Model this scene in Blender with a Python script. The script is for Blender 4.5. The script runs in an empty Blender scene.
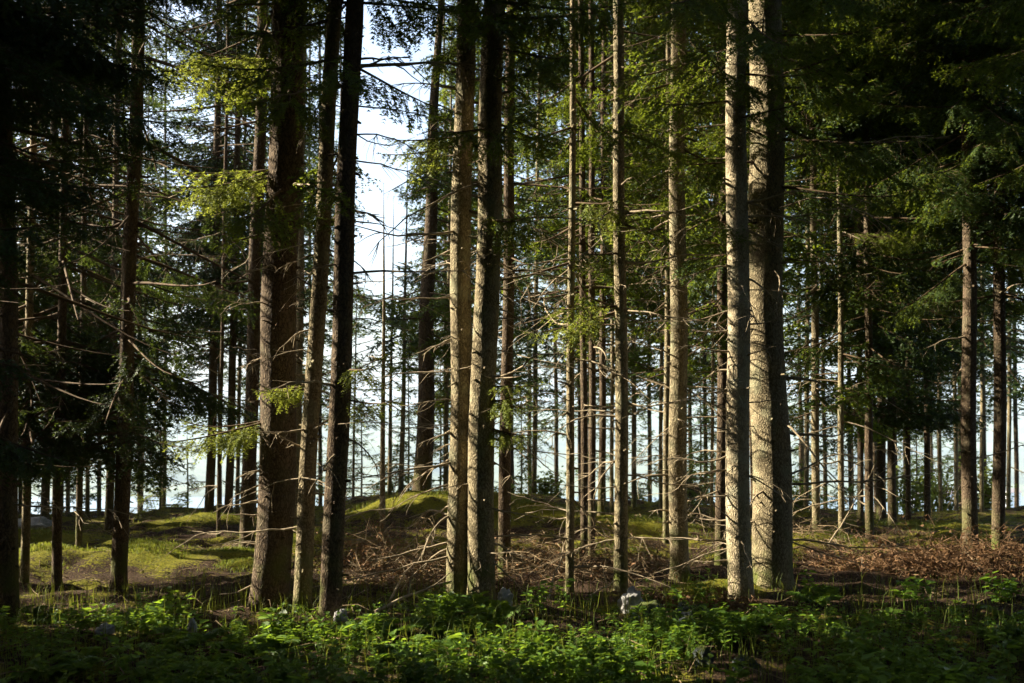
import bpy, bmesh, math, random
import numpy as np
from mathutils import Vector, noise as mnoise

RNG = np.random.default_rng(11)
random.seed(11)
F = 995.6            # focal length in pixels of the 1024 wide frame (35 mm on 36 mm)
HOR = 425.0          # picture row of the horizon
EYE = 1.6
sc = bpy.context.scene
COL = sc.collection

# ------------------------------------------------------------------ sun
EL = math.radians(30.0)
hx, hy = -math.cos(math.radians(11)), math.sin(math.radians(11))
hn = math.hypot(hx, hy)
S = np.array([hx / hn * math.cos(EL), hy / hn * math.cos(EL), math.sin(EL)])   # towards the sun
SU = np.cross(S, [0, 0, 1.0]); SU /= np.linalg.norm(SU)
SV = np.cross(SU, S)

# ------------------------------------------------------------------ terrain
def smooth(a, b, t):
    t = np.clip((t - a) / (b - a), 0, 1)
    return t * t * (3 - 2 * t)

CREST_PX = np.array([-400, 0, 150, 250, 330, 380, 424, 470, 540, 600, 640, 720, 800, 900, 1024, 1400], float)
CREST_PY = np.array([528, 524, 519, 516, 512, 503, 499, 500, 503, 508, 510, 514, 518, 522, 517, 517], float)
MOUNDS = [(-4.2, 11.6, .6, .45, .20), (-3.35, 12.1, .5, .4, .14), (-5.3, 11.2, .55, .5, .25), (-3.0, 11.3, .4, .3, .10), (-4.75, 12.6, .6, .4, .15), (-2.7, 12.9, .5, .35, .12), (1.2, 12.6, .5, .35, .1), (2.9, 12.2, .5, .3, .1), (6.0, 13.6, .7, .4, .12), (4.0, 13.0, .75, .5, .20), (1.9, 14.2, 1.1, .6, .18),
          (-1.35, 15.6, 1.3, .8, .22), (0.3, 15.4, 1.2, .8, .16), (-4.6, 15.2, .9, .6, .22), (-2.9, 13.6, .8, .6, .15), (5.6, 11.2, 1.3, .7, .12),
          (2.0, 9.6, .5, .35, .10), (-0.9, 12.2, 1.2, .8, .14), (6.5, 15.5, 1.2, .8, .15), (-6.5, 13.5, 1.2, .8, .2)]

def base_h(x, y):
    x = np.asarray(x, float); y = np.asarray(y, float)
    px = 512 + F * x / np.maximum(y, 17.0)
    cr = EYE - 17.0 / F * (np.interp(px, CREST_PX, CREST_PY) - HOR)
    z = -0.03 + (cr + 0.03) * smooth(11.5, 17.0, y)
    z = z - 0.30 * np.maximum(y - 18.4, 0) * smooth(18.0, 21.0, y)
    for mx, my, rx, ry, h in MOUNDS:
        z = z + h * np.exp(-((x - mx) / rx) ** 2 - ((y - my) / ry) ** 2)
    z = z + 0.035 * np.sin(x * 1.7 + 0.6 * y) * np.sin(y * 1.3 - 0.5 * x) * smooth(5, 10, y)
    z = z + np.minimum(.6 * np.maximum(-y - 2.5, 0), 40)          # unseen slope added behind the camera to block low sky light
    return np.maximum(z, -86.0)

def gz(x, y):
    return float(base_h(x, y))

def at(px, Y):
    return (px - 512) / F * Y

def onground(px, Y):
    x = at(px, Y)
    return np.array([x, Y, gz(x, Y)])

# ------------------------------------------------------------------ mesh helpers
class MB:
    """collects (verts, faces, material index, smooth) blocks into one mesh"""
    def __init__(self):
        self.v, self.f, self.n = [], [], 0
    def add(self, v, f, mi=0, sm=False):
        v = np.asarray(v, np.float32).reshape(-1, 3); f = np.asarray(f, np.int64)
        if len(f) == 0: return
        self.v.append(v); self.f.append((f + self.n, mi, sm)); self.n += len(v)
    def build(self, name, mats, parent=None, loc=None):
        me = bpy.data.meshes.new(name)
        v = np.concatenate(self.v) if self.v else np.zeros((0, 3), np.float32)
        me.vertices.add(len(v)); me.vertices.foreach_set('co', v.ravel())
        nl = sum(f.size for f, _, _ in self.f); npoly = sum(len(f) for f, _, _ in self.f)
        me.loops.add(nl); me.polygons.add(npoly)
        if npoly:
            me.loops.foreach_set('vertex_index', np.concatenate([f.ravel() for f, _, _ in self.f]).astype(np.int32))
            sizes = np.concatenate([np.full(len(f), f.shape[1]) for f, _, _ in self.f])
            starts = np.concatenate([[0], np.cumsum(sizes)[:-1]])
            me.polygons.foreach_set('loop_start', starts.astype(np.int32))
            me.polygons.foreach_set('loop_total', sizes.astype(np.int32))
            me.polygons.foreach_set('material_index', np.concatenate([np.full(len(f), m) for f, m, _ in self.f]).astype(np.int32))
            me.polygons.foreach_set('use_smooth', np.concatenate([np.full(len(f), s) for f, _, s in self.f]).astype(bool))
        me.update(calc_edges=True)
        for m in (mats if isinstance(mats, (list, tuple)) else [mats]): me.materials.append(m)
        o = bpy.data.objects.new(name, me); COL.objects.link(o)
        if parent is not None: o.parent = parent
        if loc is not None: o.location = [float(c) for c in loc]
        return o

def tag(o, label, cat, group=None, kind=None):
    if label: o['label'] = label
    if cat: o['category'] = cat
    if group: o['group'] = group
    if kind: o['kind'] = kind
    return o

def thing(name, label, cat, loc, group=None):
    o = bpy.data.objects.new(name, None); COL.objects.link(o)
    o.location = [float(c) for c in loc]; o.empty_display_size = .2
    return tag(o, label, cat, group)

def tube(mb, pts, rad, n=5, mi=0, sm=True):
    pts = np.asarray(pts, float); k = len(pts); rad = np.broadcast_to(rad, (k,))
    d = np.gradient(pts, axis=0); d /= np.linalg.norm(d, axis=1)[:, None] + 1e-9
    ref = np.array([0, 0, 1.0]) if abs(d[:, 2]).mean() < .8 else np.array([1.0, 0, 0])
    a = np.cross(d, ref); a /= np.linalg.norm(a, axis=1)[:, None] + 1e-9
    b = np.cross(d, a)
    th = np.linspace(0, 2 * np.pi, n, endpoint=False)
    v = pts[:, None] + rad[:, None, None] * (np.cos(th)[None, :, None] * a[:, None] + np.sin(th)[None, :, None] * b[:, None])
    i = np.arange(k - 1)[:, None] * n; j = np.arange(n)[None]; j2 = (j + 1) % n
    f = np.stack([i + j, i + j2, i + n + j2, i + n + j], -1).reshape(-1, 4)
    mb.add(v.reshape(-1, 3), f, mi, sm)
    mb.add(v[-1], np.arange(n)[None], mi, sm); mb.add(v[0], np.arange(n)[None, ::-1], mi, sm)

# ------------------------------------------------------------------ materials
def mat(name):
    m = bpy.data.materials.new(name); m.use_nodes = True
    nt = m.node_tree; nt.nodes.clear()
    return m, nt, nt.nodes, nt.links

def nd(ns, t, **kw):
    n = ns.new(t)
    for k, v in kw.items(): setattr(n, k, v)
    return n

def ramp(ns, stops):
    r = ns.new('ShaderNodeValToRGB'); e = r.color_ramp.elements
    while len(e) < len(stops): e.new(.5)
    for q, (p, c) in zip(e, stops):
        q.position = p; q.color = (*c, 1)
    return r

def bark_mat(name, dark, light, lichen, scale=1.0, moss=0.5):
    m, nt, ns, ln = mat(name)
    tc = nd(ns, 'ShaderNodeTexCoord'); oi = nd(ns, 'ShaderNodeObjectInfo')
    addv = nd(ns, 'ShaderNodeVectorMath', operation='ADD')
    mul = nd(ns, 'ShaderNodeMath', operation='MULTIPLY'); mul.inputs[1].default_value = 37.0
    ln.new(oi.outputs['Random'], mul.inputs[0])
    ln.new(tc.outputs['Object'], addv.inputs[0]); ln.new(mul.outputs[0], addv.inputs[1])
    mp = nd(ns, 'ShaderNodeMapping'); mp.inputs['Scale'].default_value = (1, 1, .55)
    ln.new(addv.outputs[0], mp.inputs[0])
    vo = nd(ns, 'ShaderNodeTexVoronoi', feature='DISTANCE_TO_EDGE'); vo.inputs['Scale'].default_value = 38 * scale
    n0 = nd(ns, 'ShaderNodeTexNoise'); n0.inputs['Scale'].default_value = 14; n0.inputs['Detail'].default_value = 4
    ln.new(mp.outputs[0], n0.inputs[0])
    mixv = nd(ns, 'ShaderNodeVectorMath', operation='MULTIPLY_ADD'); mixv.inputs[1].default_value = (.13, .13, .13)
    ln.new(n0.outputs['Color'], mixv.inputs[0]); ln.new(mp.outputs[0], mixv.inputs[2]); ln.new(mixv.outputs[0], vo.inputs['Vector'])
    n1 = nd(ns, 'ShaderNodeTexNoise'); n1.inputs['Scale'].default_value = 55; n1.inputs['Detail'].default_value = 6; n1.inputs['Roughness'].default_value = .7
    ln.new(mp.outputs[0], n1.inputs[0])
    n2 = nd(ns, 'ShaderNodeTexNoise'); n2.inputs['Scale'].default_value = 5; n2.inputs['Detail'].default_value = 5
    ln.new(addv.outputs[0], n2.inputs[0])
    r1 = ramp(ns, [(0.0, dark), (.06, tuple(.4 * a + .6 * b for a, b in zip(dark, light))), (.2, light)])
    sm = nd(ns, 'ShaderNodeMath', operation='MULTIPLY'); ln.new(vo.outputs['Distance'], sm.inputs[0])
    ad = nd(ns, 'ShaderNodeMath', operation='ADD'); ln.new(n1.outputs['Fac'], ad.inputs[0]); ad.inputs[1].default_value = .35
    ln.new(ad.outputs[0], sm.inputs[1]); ln.new(sm.outputs[0], r1.inputs[0])
    rl = ramp(ns, [(.52, (0, 0, 0)), (.66, (1, 1, 1))]); ln.new(n2.outputs['Fac'], rl.inputs[0])
    mx = nd(ns, 'ShaderNodeMixRGB'); mx.inputs[2].default_value = (*lichen, 1)
    f2 = nd(ns, 'ShaderNodeMath', operation='MULTIPLY'); f2.inputs[1].default_value = moss
    ln.new(rl.outputs[0], f2.inputs[0]); ln.new(f2.outputs[0], mx.inputs[0]); ln.new(r1.outputs[0], mx.inputs[1])
    sx = nd(ns, 'ShaderNodeSeparateXYZ'); ln.new(tc.outputs['Object'], sx.inputs[0])
    mr = nd(ns, 'ShaderNodeMapRange'); mr.inputs[1].default_value = .75; mr.inputs[2].default_value = .02; ln.new(sx.outputs[2], mr.inputs[0])
    mm = nd(ns, 'ShaderNodeMath', operation='MULTIPLY_ADD'); mm.inputs[1].default_value = 1.5; mm.inputs[2].default_value = -.62; ln.new(n2.outputs['Fac'], mm.inputs[0])
    m2 = nd(ns, 'ShaderNodeMath', operation='MULTIPLY', use_clamp=True); ln.new(mr.outputs[0], m2.inputs[0]); ln.new(mm.outputs[0], m2.inputs[1])
    m3 = nd(ns, 'ShaderNodeMath', operation='MULTIPLY', use_clamp=True); m3.inputs[1].default_value = 3; ln.new(m2.outputs[0], m3.inputs[0])
    mxm = nd(ns, 'ShaderNodeMixRGB'); mxm.inputs[2].default_value = (.085, .10, .02, 1); ln.new(m3.outputs[0], mxm.inputs[0]); ln.new(mx.outputs[0], mxm.inputs[1]); mx = mxm
    bm = nd(ns, 'ShaderNodeBump'); bm.inputs['Strength'].default_value = .9; bm.inputs['Distance'].default_value = .02
    ln.new(sm.outputs[0], bm.inputs['Height'])
    p = nd(ns, 'ShaderNodeBsdfPrincipled'); p.inputs['Roughness'].default_value = .9
    p.inputs['Specular IOR Level'].default_value = .15
    ln.new(mx.outputs[0], p.inputs['Base Color']); ln.new(bm.outputs[0], p.inputs['Normal'])
    out = nd(ns, 'ShaderNodeOutputMaterial'); ln.new(p.outputs[0], out.inputs[0])
    return m

def leaf_mat(name, c0, c1, trans, tfac=.4, rough=.55, nscale=1.6):
    m, nt, ns, ln = mat(name)
    ge = nd(ns, 'ShaderNodeNewGeometry')
    n = nd(ns, 'ShaderNodeTexNoise'); n.inputs['Scale'].default_value = nscale; n.inputs['Detail'].default_value = 8; n.inputs['Roughness'].default_value = .65
    ln.new(ge.outputs['Position'], n.inputs[0])
    r = ramp(ns, [(.33, c0), (.68, c1)]); ln.new(n.outputs['Fac'], r.inputs[0])
    p = nd(ns, 'ShaderNodeBsdfPrincipled'); p.inputs['Roughness'].default_value = rough; p.inputs['Specular IOR Level'].default_value = .25
    ln.new(r.outputs[0], p.inputs['Base Color'])
    t = nd(ns, 'ShaderNodeBsdfTranslucent')
    hs = nd(ns, 'ShaderNodeMixRGB'); hs.inputs[0].default_value = .6; hs.inputs[2].default_value = (*trans, 1)
    ln.new(r.outputs[0], hs.inputs[1]); ln.new(hs.outputs[0], t.inputs[0])
    mx = nd(ns, 'ShaderNodeMixShader'); mx.inputs[0].default_value = tfac
    ln.new(p.outputs[0], mx.inputs[1]); ln.new(t.outputs[0], mx.inputs[2])
    out = nd(ns, 'ShaderNodeOutputMaterial'); ln.new(mx.outputs[0], out.inputs[0])
    return m

def simple_mat(name, c0, c1, scale=8, rough=.85, bump=.3, stretch=(1, 1, 1)):
    m, nt, ns, ln = mat(name)
    tc = nd(ns, 'ShaderNodeTexCoord'); mp = nd(ns, 'ShaderNodeMapping'); mp.inputs['Scale'].default_value = stretch
    ln.new(tc.outputs['Object'], mp.inputs[0])
    n = nd(ns, 'ShaderNodeTexNoise'); n.inputs['Scale'].default_value = scale; n.inputs['Detail'].default_value = 7; n.inputs['Roughness'].default_value = .65
    ln.new(mp.outputs[0], n.inputs[0])
    r = ramp(ns, [(.3, c0), (.7, c1)]); ln.new(n.outputs['Fac'], r.inputs[0])
    b = nd(ns, 'ShaderNodeBump'); b.inputs['Strength'].default_value = bump; b.inputs['Distance'].default_value = .02; ln.new(n.outputs['Fac'], b.inputs['Height'])
    p = nd(ns, 'ShaderNodeBsdfPrincipled'); p.inputs['Roughness'].default_value = rough; p.inputs['Specular IOR Level'].default_value = .2
    ln.new(r.outputs[0], p.inputs['Base Color']); ln.new(b.outputs[0], p.inputs['Normal'])
    out = nd(ns, 'ShaderNodeOutputMaterial'); ln.new(p.outputs[0], out.inputs[0])
    return m

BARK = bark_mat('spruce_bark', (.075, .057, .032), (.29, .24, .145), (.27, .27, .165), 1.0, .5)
BARK_SHADED = bark_mat('shaded_bark', (.032, .021, .014), (.13, .095, .06), (.13, .12, .07), .9, .4)  # darker copy of the bark: shade put into the colour of shaded trunks
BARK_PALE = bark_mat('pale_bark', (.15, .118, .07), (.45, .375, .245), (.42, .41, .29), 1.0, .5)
DEADWOOD = simple_mat('dry_dead_wood', (.20, .15, .09), (.40, .33, .22), 30, .8)
TWIGWOOD = simple_mat('twig_wood', (.06, .04, .022), (.13, .09, .05), 20, .9)
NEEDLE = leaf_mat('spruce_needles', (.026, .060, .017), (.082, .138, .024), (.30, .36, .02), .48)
NEEDLE_SHADED = leaf_mat('shaded_needles', (.018, .040, .014), (.050, .085, .020), (.14, .19, .02), .34)  # needles darkened in colour to stand for backlit, shaded foliage
NEEDLE_PALE = leaf_mat('young_sunlit_needles', (.13, .18, .03), (.20, .24, .04), (.40, .44, .05), .45)  # young growth; on the standout boughs the paler green carries the sunlight
LEAF = leaf_mat('herb_leaves', (.034, .085, .016), (.135, .235, .030), (.34, .48, .03), .48, .45, 2.5)
GRASSM = leaf_mat('grass_blades', (.07, .12, .020), (.15, .18, .030), (.28, .30, .03), .4, .6, 2.0)
BROWNNEEDLE = leaf_mat('dead_needles', (.12, .065, .03), (.30, .17, .08), (.24, .13, .05), .25, .8, 6)
TANTWIG = simple_mat('tan_twigs', (.10, .07, .04), (.30, .22, .12), 12, .85)
ROCKM = simple_mat('pale_rock', (.14, .14, .13), (.48, .47, .44), 9, .9, .6)
ROCKD = simple_mat('blue_grey_rock', (.03, .038, .042), (.10, .12, .13), 9, .9, .6)
BUSHM = leaf_mat('bush_leaves', (.10, .15, .03), (.20, .24, .05), (.34, .40, .06), .45)

def stone_mat(name, c0, c1):
    m, nt, ns, ln = mat(name)
    tc = nd(ns, 'ShaderNodeTexCoord'); ge = nd(ns, 'ShaderNodeNewGeometry')
    n1 = nd(ns, 'ShaderNodeTexNoise'); n1.inputs['Scale'].default_value = 26; n1.inputs['Detail'].default_value = 9; n1.inputs['Roughness'].default_value = .75
    n2 = nd(ns, 'ShaderNodeTexNoise'); n2.inputs['Scale'].default_value = 9; n2.inputs['Detail'].default_value = 7; n2.inputs['Roughness'].default_value = .7
    for n in (n1, n2): ln.new(tc.outputs['Object'], n.inputs[0])
    r = ramp(ns, [(.3, c0), (.7, c1)]); ln.new(n1.outputs['Fac'], r.inputs[0])
    sx = nd(ns, 'ShaderNodeSeparateXYZ'); ln.new(ge.outputs['Normal'], sx.inputs[0])
    a = nd(ns, 'ShaderNodeMath', operation='MULTIPLY_ADD'); a.inputs[1].default_value = .25; ln.new(sx.outputs[2], a.inputs[0]); ln.new(n2.outputs['Fac'], a.inputs[2])
    rm = ramp(ns, [(.56, (0, 0, 0)), (.66, (1, 1, 1))]); ln.new(a.outputs[0], rm.inputs[0])
    mx = nd(ns, 'ShaderNodeMixRGB'); mx.inputs[2].default_value = (.06, .075, .015, 1); ln.new(rm.outputs[0], mx.inputs[0]); ln.new(r.outputs[0], mx.inputs[1])
    b = nd(ns, 'ShaderNodeBump'); b.inputs['Strength'].default_value = 1; b.inputs['Distance'].default_value = .03; ln.new(n1.outputs['Fac'], b.inputs['Height'])
    p = nd(ns, 'ShaderNodeBsdfPrincipled'); p.inputs['Roughness'].default_value = .9; p.inputs['Specular IOR Level'].default_value = .2
    ln.new(mx.outputs[0], p.inputs['Base Color']); ln.new(b.outputs[0], p.inputs['Normal'])
    out = nd(ns, 'ShaderNodeOutputMaterial'); ln.new(p.outputs[0], out.inputs[0])
    return m
ROCKD = stone_mat('mossy_blue_grey_stone', (.03, .038, .042), (.12, .14, .15))

def ground_mat():
    m, nt, ns, ln = mat('forest_floor')
    ge = nd(ns, 'ShaderNodeNewGeometry')
    at_ = nd(ns, 'ShaderNodeAttribute', attribute_name='moss')
    n1 = nd(ns, 'ShaderNodeTexNoise'); n1.inputs['Scale'].default_value = 2.2; n1.inputs['Detail'].default_value = 8; n1.inputs['Roughness'].default_value = .7
    n2 = nd(ns, 'ShaderNodeTexNoise'); n2.inputs['Scale'].default_value = 38; n2.inputs['Detail'].default_value = 6; n2.inputs['Roughness'].default_value = .75
    for n in (n1, n2): ln.new(ge.outputs['Position'], n.inputs[0])
    moss = ramp(ns, [(.3, (.05, .065, .010)), (.7, (.32, .29, .025))]); ln.new(n2.outputs['Fac'], moss.inputs[0])
    soil = ramp(ns, [(.3, (.022, .014, .008)), (.5, (.06, .037, .022)), (.72, (.17, .108, .06))]); ln.new(n2.outputs['Fac'], soil.inputs[0])
    a = nd(ns, 'ShaderNodeMath', operation='MULTIPLY_ADD'); a.inputs[1].default_value = 1.7; a.inputs[2].default_value = -.85
    ln.new(n1.outputs['Fac'], a.inputs[0])
    b = nd(ns, 'ShaderNodeMath', operation='ADD'); ln.new(a.outputs[0], b.inputs[0]); ln.new(at_.outputs['Fac'], b.inputs[1])
    c_ = nd(ns, 'ShaderNodeMath', operation='MULTIPLY_ADD'); c_.inputs[1].default_value = .95; ln.new(n2.outputs['Fac'], c_.inputs[0]); ln.new(b.outputs[0], c_.inputs[2])
    rm = ramp(ns, [(.84, (0, 0, 0)), (1.0, (1, 1, 1))]); ln.new(c_.outputs[0], rm.inputs[0])
    mx = nd(ns, 'ShaderNodeMixRGB'); ln.new(rm.outputs[0], mx.inputs[0]); ln.new(soil.outputs[0], mx.inputs[1]); ln.new(moss.outputs[0], mx.inputs[2])
    bp = nd(ns, 'ShaderNodeBump'); bp.inputs['Strength'].default_value = 1.0; bp.inputs['Distance'].default_value = .09; ln.new(n2.outputs['Fac'], bp.inputs['Height'])
    p = nd(ns, 'ShaderNodeBsdfPrincipled'); p.inputs['Roughness'].default_value = .95; p.inputs['Specular IOR Level'].default_value = .1
    ln.new(mx.outputs[0], p.inputs['Base Color']); ln.new(bp.outputs[0], p.inputs['Normal'])
    out = nd(ns, 'ShaderNodeOutputMaterial'); ln.new(p.outputs[0], out.inputs[0])
    return m

# ------------------------------------------------------------------ setting
def grow(a, b, step, end, k=1.25):
    out = list(np.arange(a, b + 1e-6, step)); s = step
    while out[-1] < end:
        s *= k; out.append(out[-1] + s)
    return out

def build_ground():
    right = grow(0, 13, .11, 1500); xs = np.array([-v for v in right[:0:-1]] + right)
    back = [-v for v in grow(-5, 60, 2.0, 200)[::-1]]
    ys = np.array(back[:-1] + grow(5.0, 22, .11, 1250))
    X, Y = np.meshgrid(xs, ys)
    Z = base_h(X, Y)
    near = (np.abs(X) < 14) & (Y > 4) & (Y < 24)
    fine = np.zeros_like(Z)
    for i, j in zip(*np.nonzero(near)):
        x, y = X[i, j], Y[i, j]
        fine[i, j] = .09 * mnoise.noise((x * 1.5, y * 1.5, 0)) + .06 * mnoise.noise((x * 3.6, y * 3.6, 3)) + .03 * mnoise.noise((x * 8, y * 8, 7))
    Z = Z + fine
    n, k = X.shape
    i = np.arange(n - 1)[:, None] * k; j = np.arange(k - 1)[None]
    f = np.stack([i + j, i + j + 1, i + k + j + 1, i + k + j], -1).reshape(-1, 4)
    mb = MB(); mb.add(np.stack([X, Y, Z], -1).reshape(-1, 3), f, 0, True)
    o = mb.build('ground', ground_mat()); o['kind'] = 'structure'
    moss = np.full(X.shape, .33)
    for mx, my, rx, ry, h in MOUNDS:
        moss += .45 * np.exp(-((X - mx) / (rx * .95)) ** 2 - ((Y - my) / (ry * 1.0)) ** 2)
    moss += .12 * smooth(14.5, 16.5, Y)
    moss -= .5 * np.exp(-((X - 4.6) / 1.9) ** 2 - ((Y - 10.6) / 1.2) ** 2)
    moss -= .4 * np.exp(-((X - 0.4) / 1.5) ** 2 - ((Y - 10.8) / 1.0) ** 2)
    moss -= .3 * np.exp(-((X + 3.5) / 1.5) ** 2 - ((Y - 14.2) / .5) ** 2)
    at_ = o.data.attributes.new('moss', 'FLOAT', 'POINT'); at_.data.foreach_set('value', moss.ravel().astype(np.float32))
    # lake
    m, nt, ns, ln = mat('lake_water')
    ge = nd(ns, 'ShaderNodeNewGeometry'); nz = nd(ns, 'ShaderNodeTexNoise'); nz.inputs['Scale'].default_value = .25; nz.inputs['Detail'].default_value = 4
    ln.new(ge.outputs['Position'], nz.inputs[0]); b = nd(ns, 'ShaderNodeBump'); b.inputs['Strength'].default_value = .25; b.inputs['Distance'].default_value = .5; ln.new(nz.outputs['Fac'], b.inputs['Height'])
    p = nd(ns, 'ShaderNodeBsdfPrincipled'); p.inputs['Base Color'].default_value = (.05, .10, .14, 1); p.inputs['Roughness'].default_value = .18
    ln.new(b.outputs[0], p.inputs['Normal']); out = nd(ns, 'ShaderNodeOutputMaterial'); ln.new(p.outputs[0], out.inputs[0])
    mb = MB(); mb.add([(-4500, 150, -80), (4500, 150, -80), (4500, 2600, -80), (-4500, 2600, -80)], [(0, 1, 2, 3)])
    mb.build('lake', m)['kind'] = 'structure'
    # far hillside over the lake
    m2 = simple_mat('far_woods', (.008, .018, .012), (.15, .18, .085), .007, .95, 0)
    xs = np.linspace(-2600, 2600, 131); ys = np.linspace(1050, 3000, 60)
    X, Y = np.meshgrid(xs, ys); T = (Y - 1050) / 1950
    R = np.array([[mnoise.fractal((x * .0011, y * .0011, 5), 1, 2, 6) for x, y in zip(a, b_)] for a, b_ in zip(X, Y)])
    Z = -86 + 7 * smooth(0, .05, T) + (118 + 30 * smooth(-600, 1500, X)) * smooth(.05, .8, T) + R * 26 * smooth(.06, .4, T)
    n, k = X.shape; i = np.arange(n - 1)[:, None] * k; j = np.arange(k - 1)[None]
    f = np.stack([i + j, i + j + 1, i + k + j + 1, i + k + j], -1).reshape(-1, 4)
    mb = MB(); mb.add(np.stack([X, Y, Z], -1).reshape(-1, 3), f, 0, True); mb.build('far_hillside', m2)['kind'] = 'structure'
build_ground()

# ------------------------------------------------------------------ bough templates
LOD = {'near': dict(sp=.06, step=.016, nl=.038, w=.013, sec=.075), 'mid': dict(sp=.09, step=.034, nl=.064, w=.028, sec=.14), 'far': dict(sp=.13, step=.075, nl=.16, w=.046, sec=0), 'out': dict(sp=.26, step=.17, nl=.32, w=.24, sec=0)}

def bough_template(seed, L, lod):
    r = np.random.default_rng(seed); q = LOD[lod]
    droop = r.uniform(.10, .32); up = r.uniform(.05, .22); bend = r.uniform(-.12, .12)
    def axis(s):
        s = np.asarray(s, float)
        return np.stack([L * s * (1 - .06 * s), bend * L * s ** 2, L * (-droop * s ** 1.2 + up * s ** 3)], -1)
    segs = []                       # (p0, dir, length)
    ss = np.arange(.16, 1.0, q['sp'] / L)
    for s in ss:
        for side in (-1, 1):
            if r.random() < .08: continue
            s2 = min(1, s + r.uniform(-.5, .5) * q['sp'] / L)
            p = axis(s2); t = axis(min(1, s2 + .02)) - axis(s2 - .02); t /= np.linalg.norm(t)
            l = (.40 * L ** .8 * (1 - s2) ** .75 * min(1, s2 * 3.2) + .07) * r.uniform(.6, 1.2)
            ang = math.radians(r.uniform(42, 66)); lat = np.array([0, side, 0.0])
            d = t * math.cos(ang) + lat * math.sin(ang) + np.array([0, 0, r.uniform(-.95, .0)])
            d /= np.linalg.norm(d); segs.append((p, d, l, .25 * r.random()))
            if q['sec'] and l > .2:
                for u in np.arange(.3, .9, q['sec'] / l):
                    for sd in (-1, 1):
                        if r.random() < .35: continue
                        pp = p + d * l * u; n2 = np.cross(d, [0, 0, 1]); n2 /= np.linalg.norm(n2)
                        d2 = d * .75 + n2 * sd * .6 + np.array([0, 0, r.uniform(-1.1, .05)]); d2 /= np.linalg.norm(d2)
                        segs.append((pp, d2, l * (1 - u) * r.uniform(.4, .8) + .03, .2))
    d = axis(1) - axis(.96); d /= np.linalg.norm(d); segs.append((axis(.93), d, .12, 0))
    tris, wood = [], []
    for p, d, l, sag in segs:
        n = max(1, int(l / q['step'])); u = (np.arange(n) + r.random(n)) / n * l
        c = p + d * u[:, None]; c[:, 2] -= sag * u ** 2 / max(l, .05)
        side = np.cross(d, [0, 0, 1.0]); side /= np.linalg.norm(side) + 1e-9; upv = np.cross(side, d)
        for sg in (-1, 1):
            phi = r.uniform(-.7, .7, n)[:, None]
            pr = sg * side * np.cos(phi) + upv * np.sin(phi)
            nl = q['nl'] * r.uniform(.7, 1.25, n)[:, None] * (1 - .35 * (u / l))[:, None]
            tip = c + (d * .55 + pr * .8) * nl
            w = q['w'] * .5 * (d + r.normal(0, .25, (n, 3)))
            tris.append(np.stack([c - w, c + w, tip], 1))
        if lod in ('near', 'mid') and l > .1:
            e = p + d * l; e[2] -= sag * l; h = upv * .003
            wood.append(np.stack([p - h, p + h, e], 0)[None])
    T = np.concatenate(tris); W = np.concatenate(wood) if wood else np.zeros((0, 3, 3))
    ax = axis(np.linspace(0, 1, 7))
    return T.astype(np.float32), W.astype(np.float32), ax, L

TEMPL = {k: [bough_template(100 * i + hash_, L, k) for i, L in enumerate((.8, 1.2, 1.7, 2.3))
             for hash_ in (1, 2, 3)] for k in LOD}

# ------------------------------------------------------------------ gaps for the sunlight that reaches the things lit in the photograph
GU, GN = 50.0, 2000
SUNMASK = np.full((GN, GN), np.inf, np.float32)
SUNWIDE = SUNMASK.copy()
def sun_target(p, rad):
    p = np.asarray(p, float); u, v, t = p @ SU, p @ SV, p @ S
    for msk, rd in ((SUNMASK, rad), (SUNWIDE, rad + .13)): _mark(msk, u, v, t, rd)
def _mark(SM, u, v, t, rad):
    k = GN / (2 * GU); iu, iv = (u + GU) * k, (v + GU) * k; rr = rad * k
    a0, a1, b0, b1 = int(iu - rr), int(iu + rr) + 2, int(iv - rr), int(iv + rr) + 2
    A, B = np.meshgrid(np.arange(a0, a1), np.arange(b0, b1), indexing='ij')
    hit = (A - iu) ** 2 + (B - iv) ** 2 <= rr * rr
    blk = SM[a0:a1, b0:b1]; blk[hit] = np.minimum(blk[hit], t + .15)
def blocks_sun(c, wide=False):
    k = GN / (2 * GU)
    iu = np.clip(((c @ SU + GU) * k).astype(int), 0, GN - 1); iv = np.clip(((c @ SV + GU) * k).astype(int), 0, GN - 1)
    return (c @ S) > (SUNWIDE if wide else SUNMASK)[iu, iv]

for px, py, Y, rad, n in [(570, 120, 12, .9, 14), (640, 230, 11.5, .8, 9), (500, 90, 11, .7, 6), (440, 150, 15, .9, 8), (430, 260, 15, .7, 5), (200, 40, 10, .7, 7), (190, 195, 10, .5, 7), (250, 90, 11, .5, 4), (890, 170, 12, .8, 4), (940, 210, 12, .7, 3), (870, 280, 14, .8, 6),
                           (700, 120, 12, .6, 5), (560, 330, 12.5, .7, 6), (150, 330, 11, .6, 4), (110, 430, 11, .6, 4), (990, 40, 10, .3, 1), (340, 30, 11, .5, 4), (800, 70, 11, .5, 3), (590, 400, 13, .6, 5), (930, 320, 15, .8, 5)]:
    for _ in range(n): sun_target(np.array([at(px, Y), Y, EYE - (py - HOR) / F * Y]) + RNG.normal(0, rad * .55, 3), .16)
for _ in range(75):
    px, py, Y = RNG.choice([RNG.normal(575, 100), RNG.normal(440, 60), RNG.normal(180, 90), RNG.normal(880, 90)], p=[.58, .2, .18, .04]), RNG.uniform(-30, 340), RNG.uniform(9.5, 15)
    sun_target((at(px, Y), Y, EYE - (py - HOR) / F * Y), RNG.uniform(.15, .33))

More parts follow.
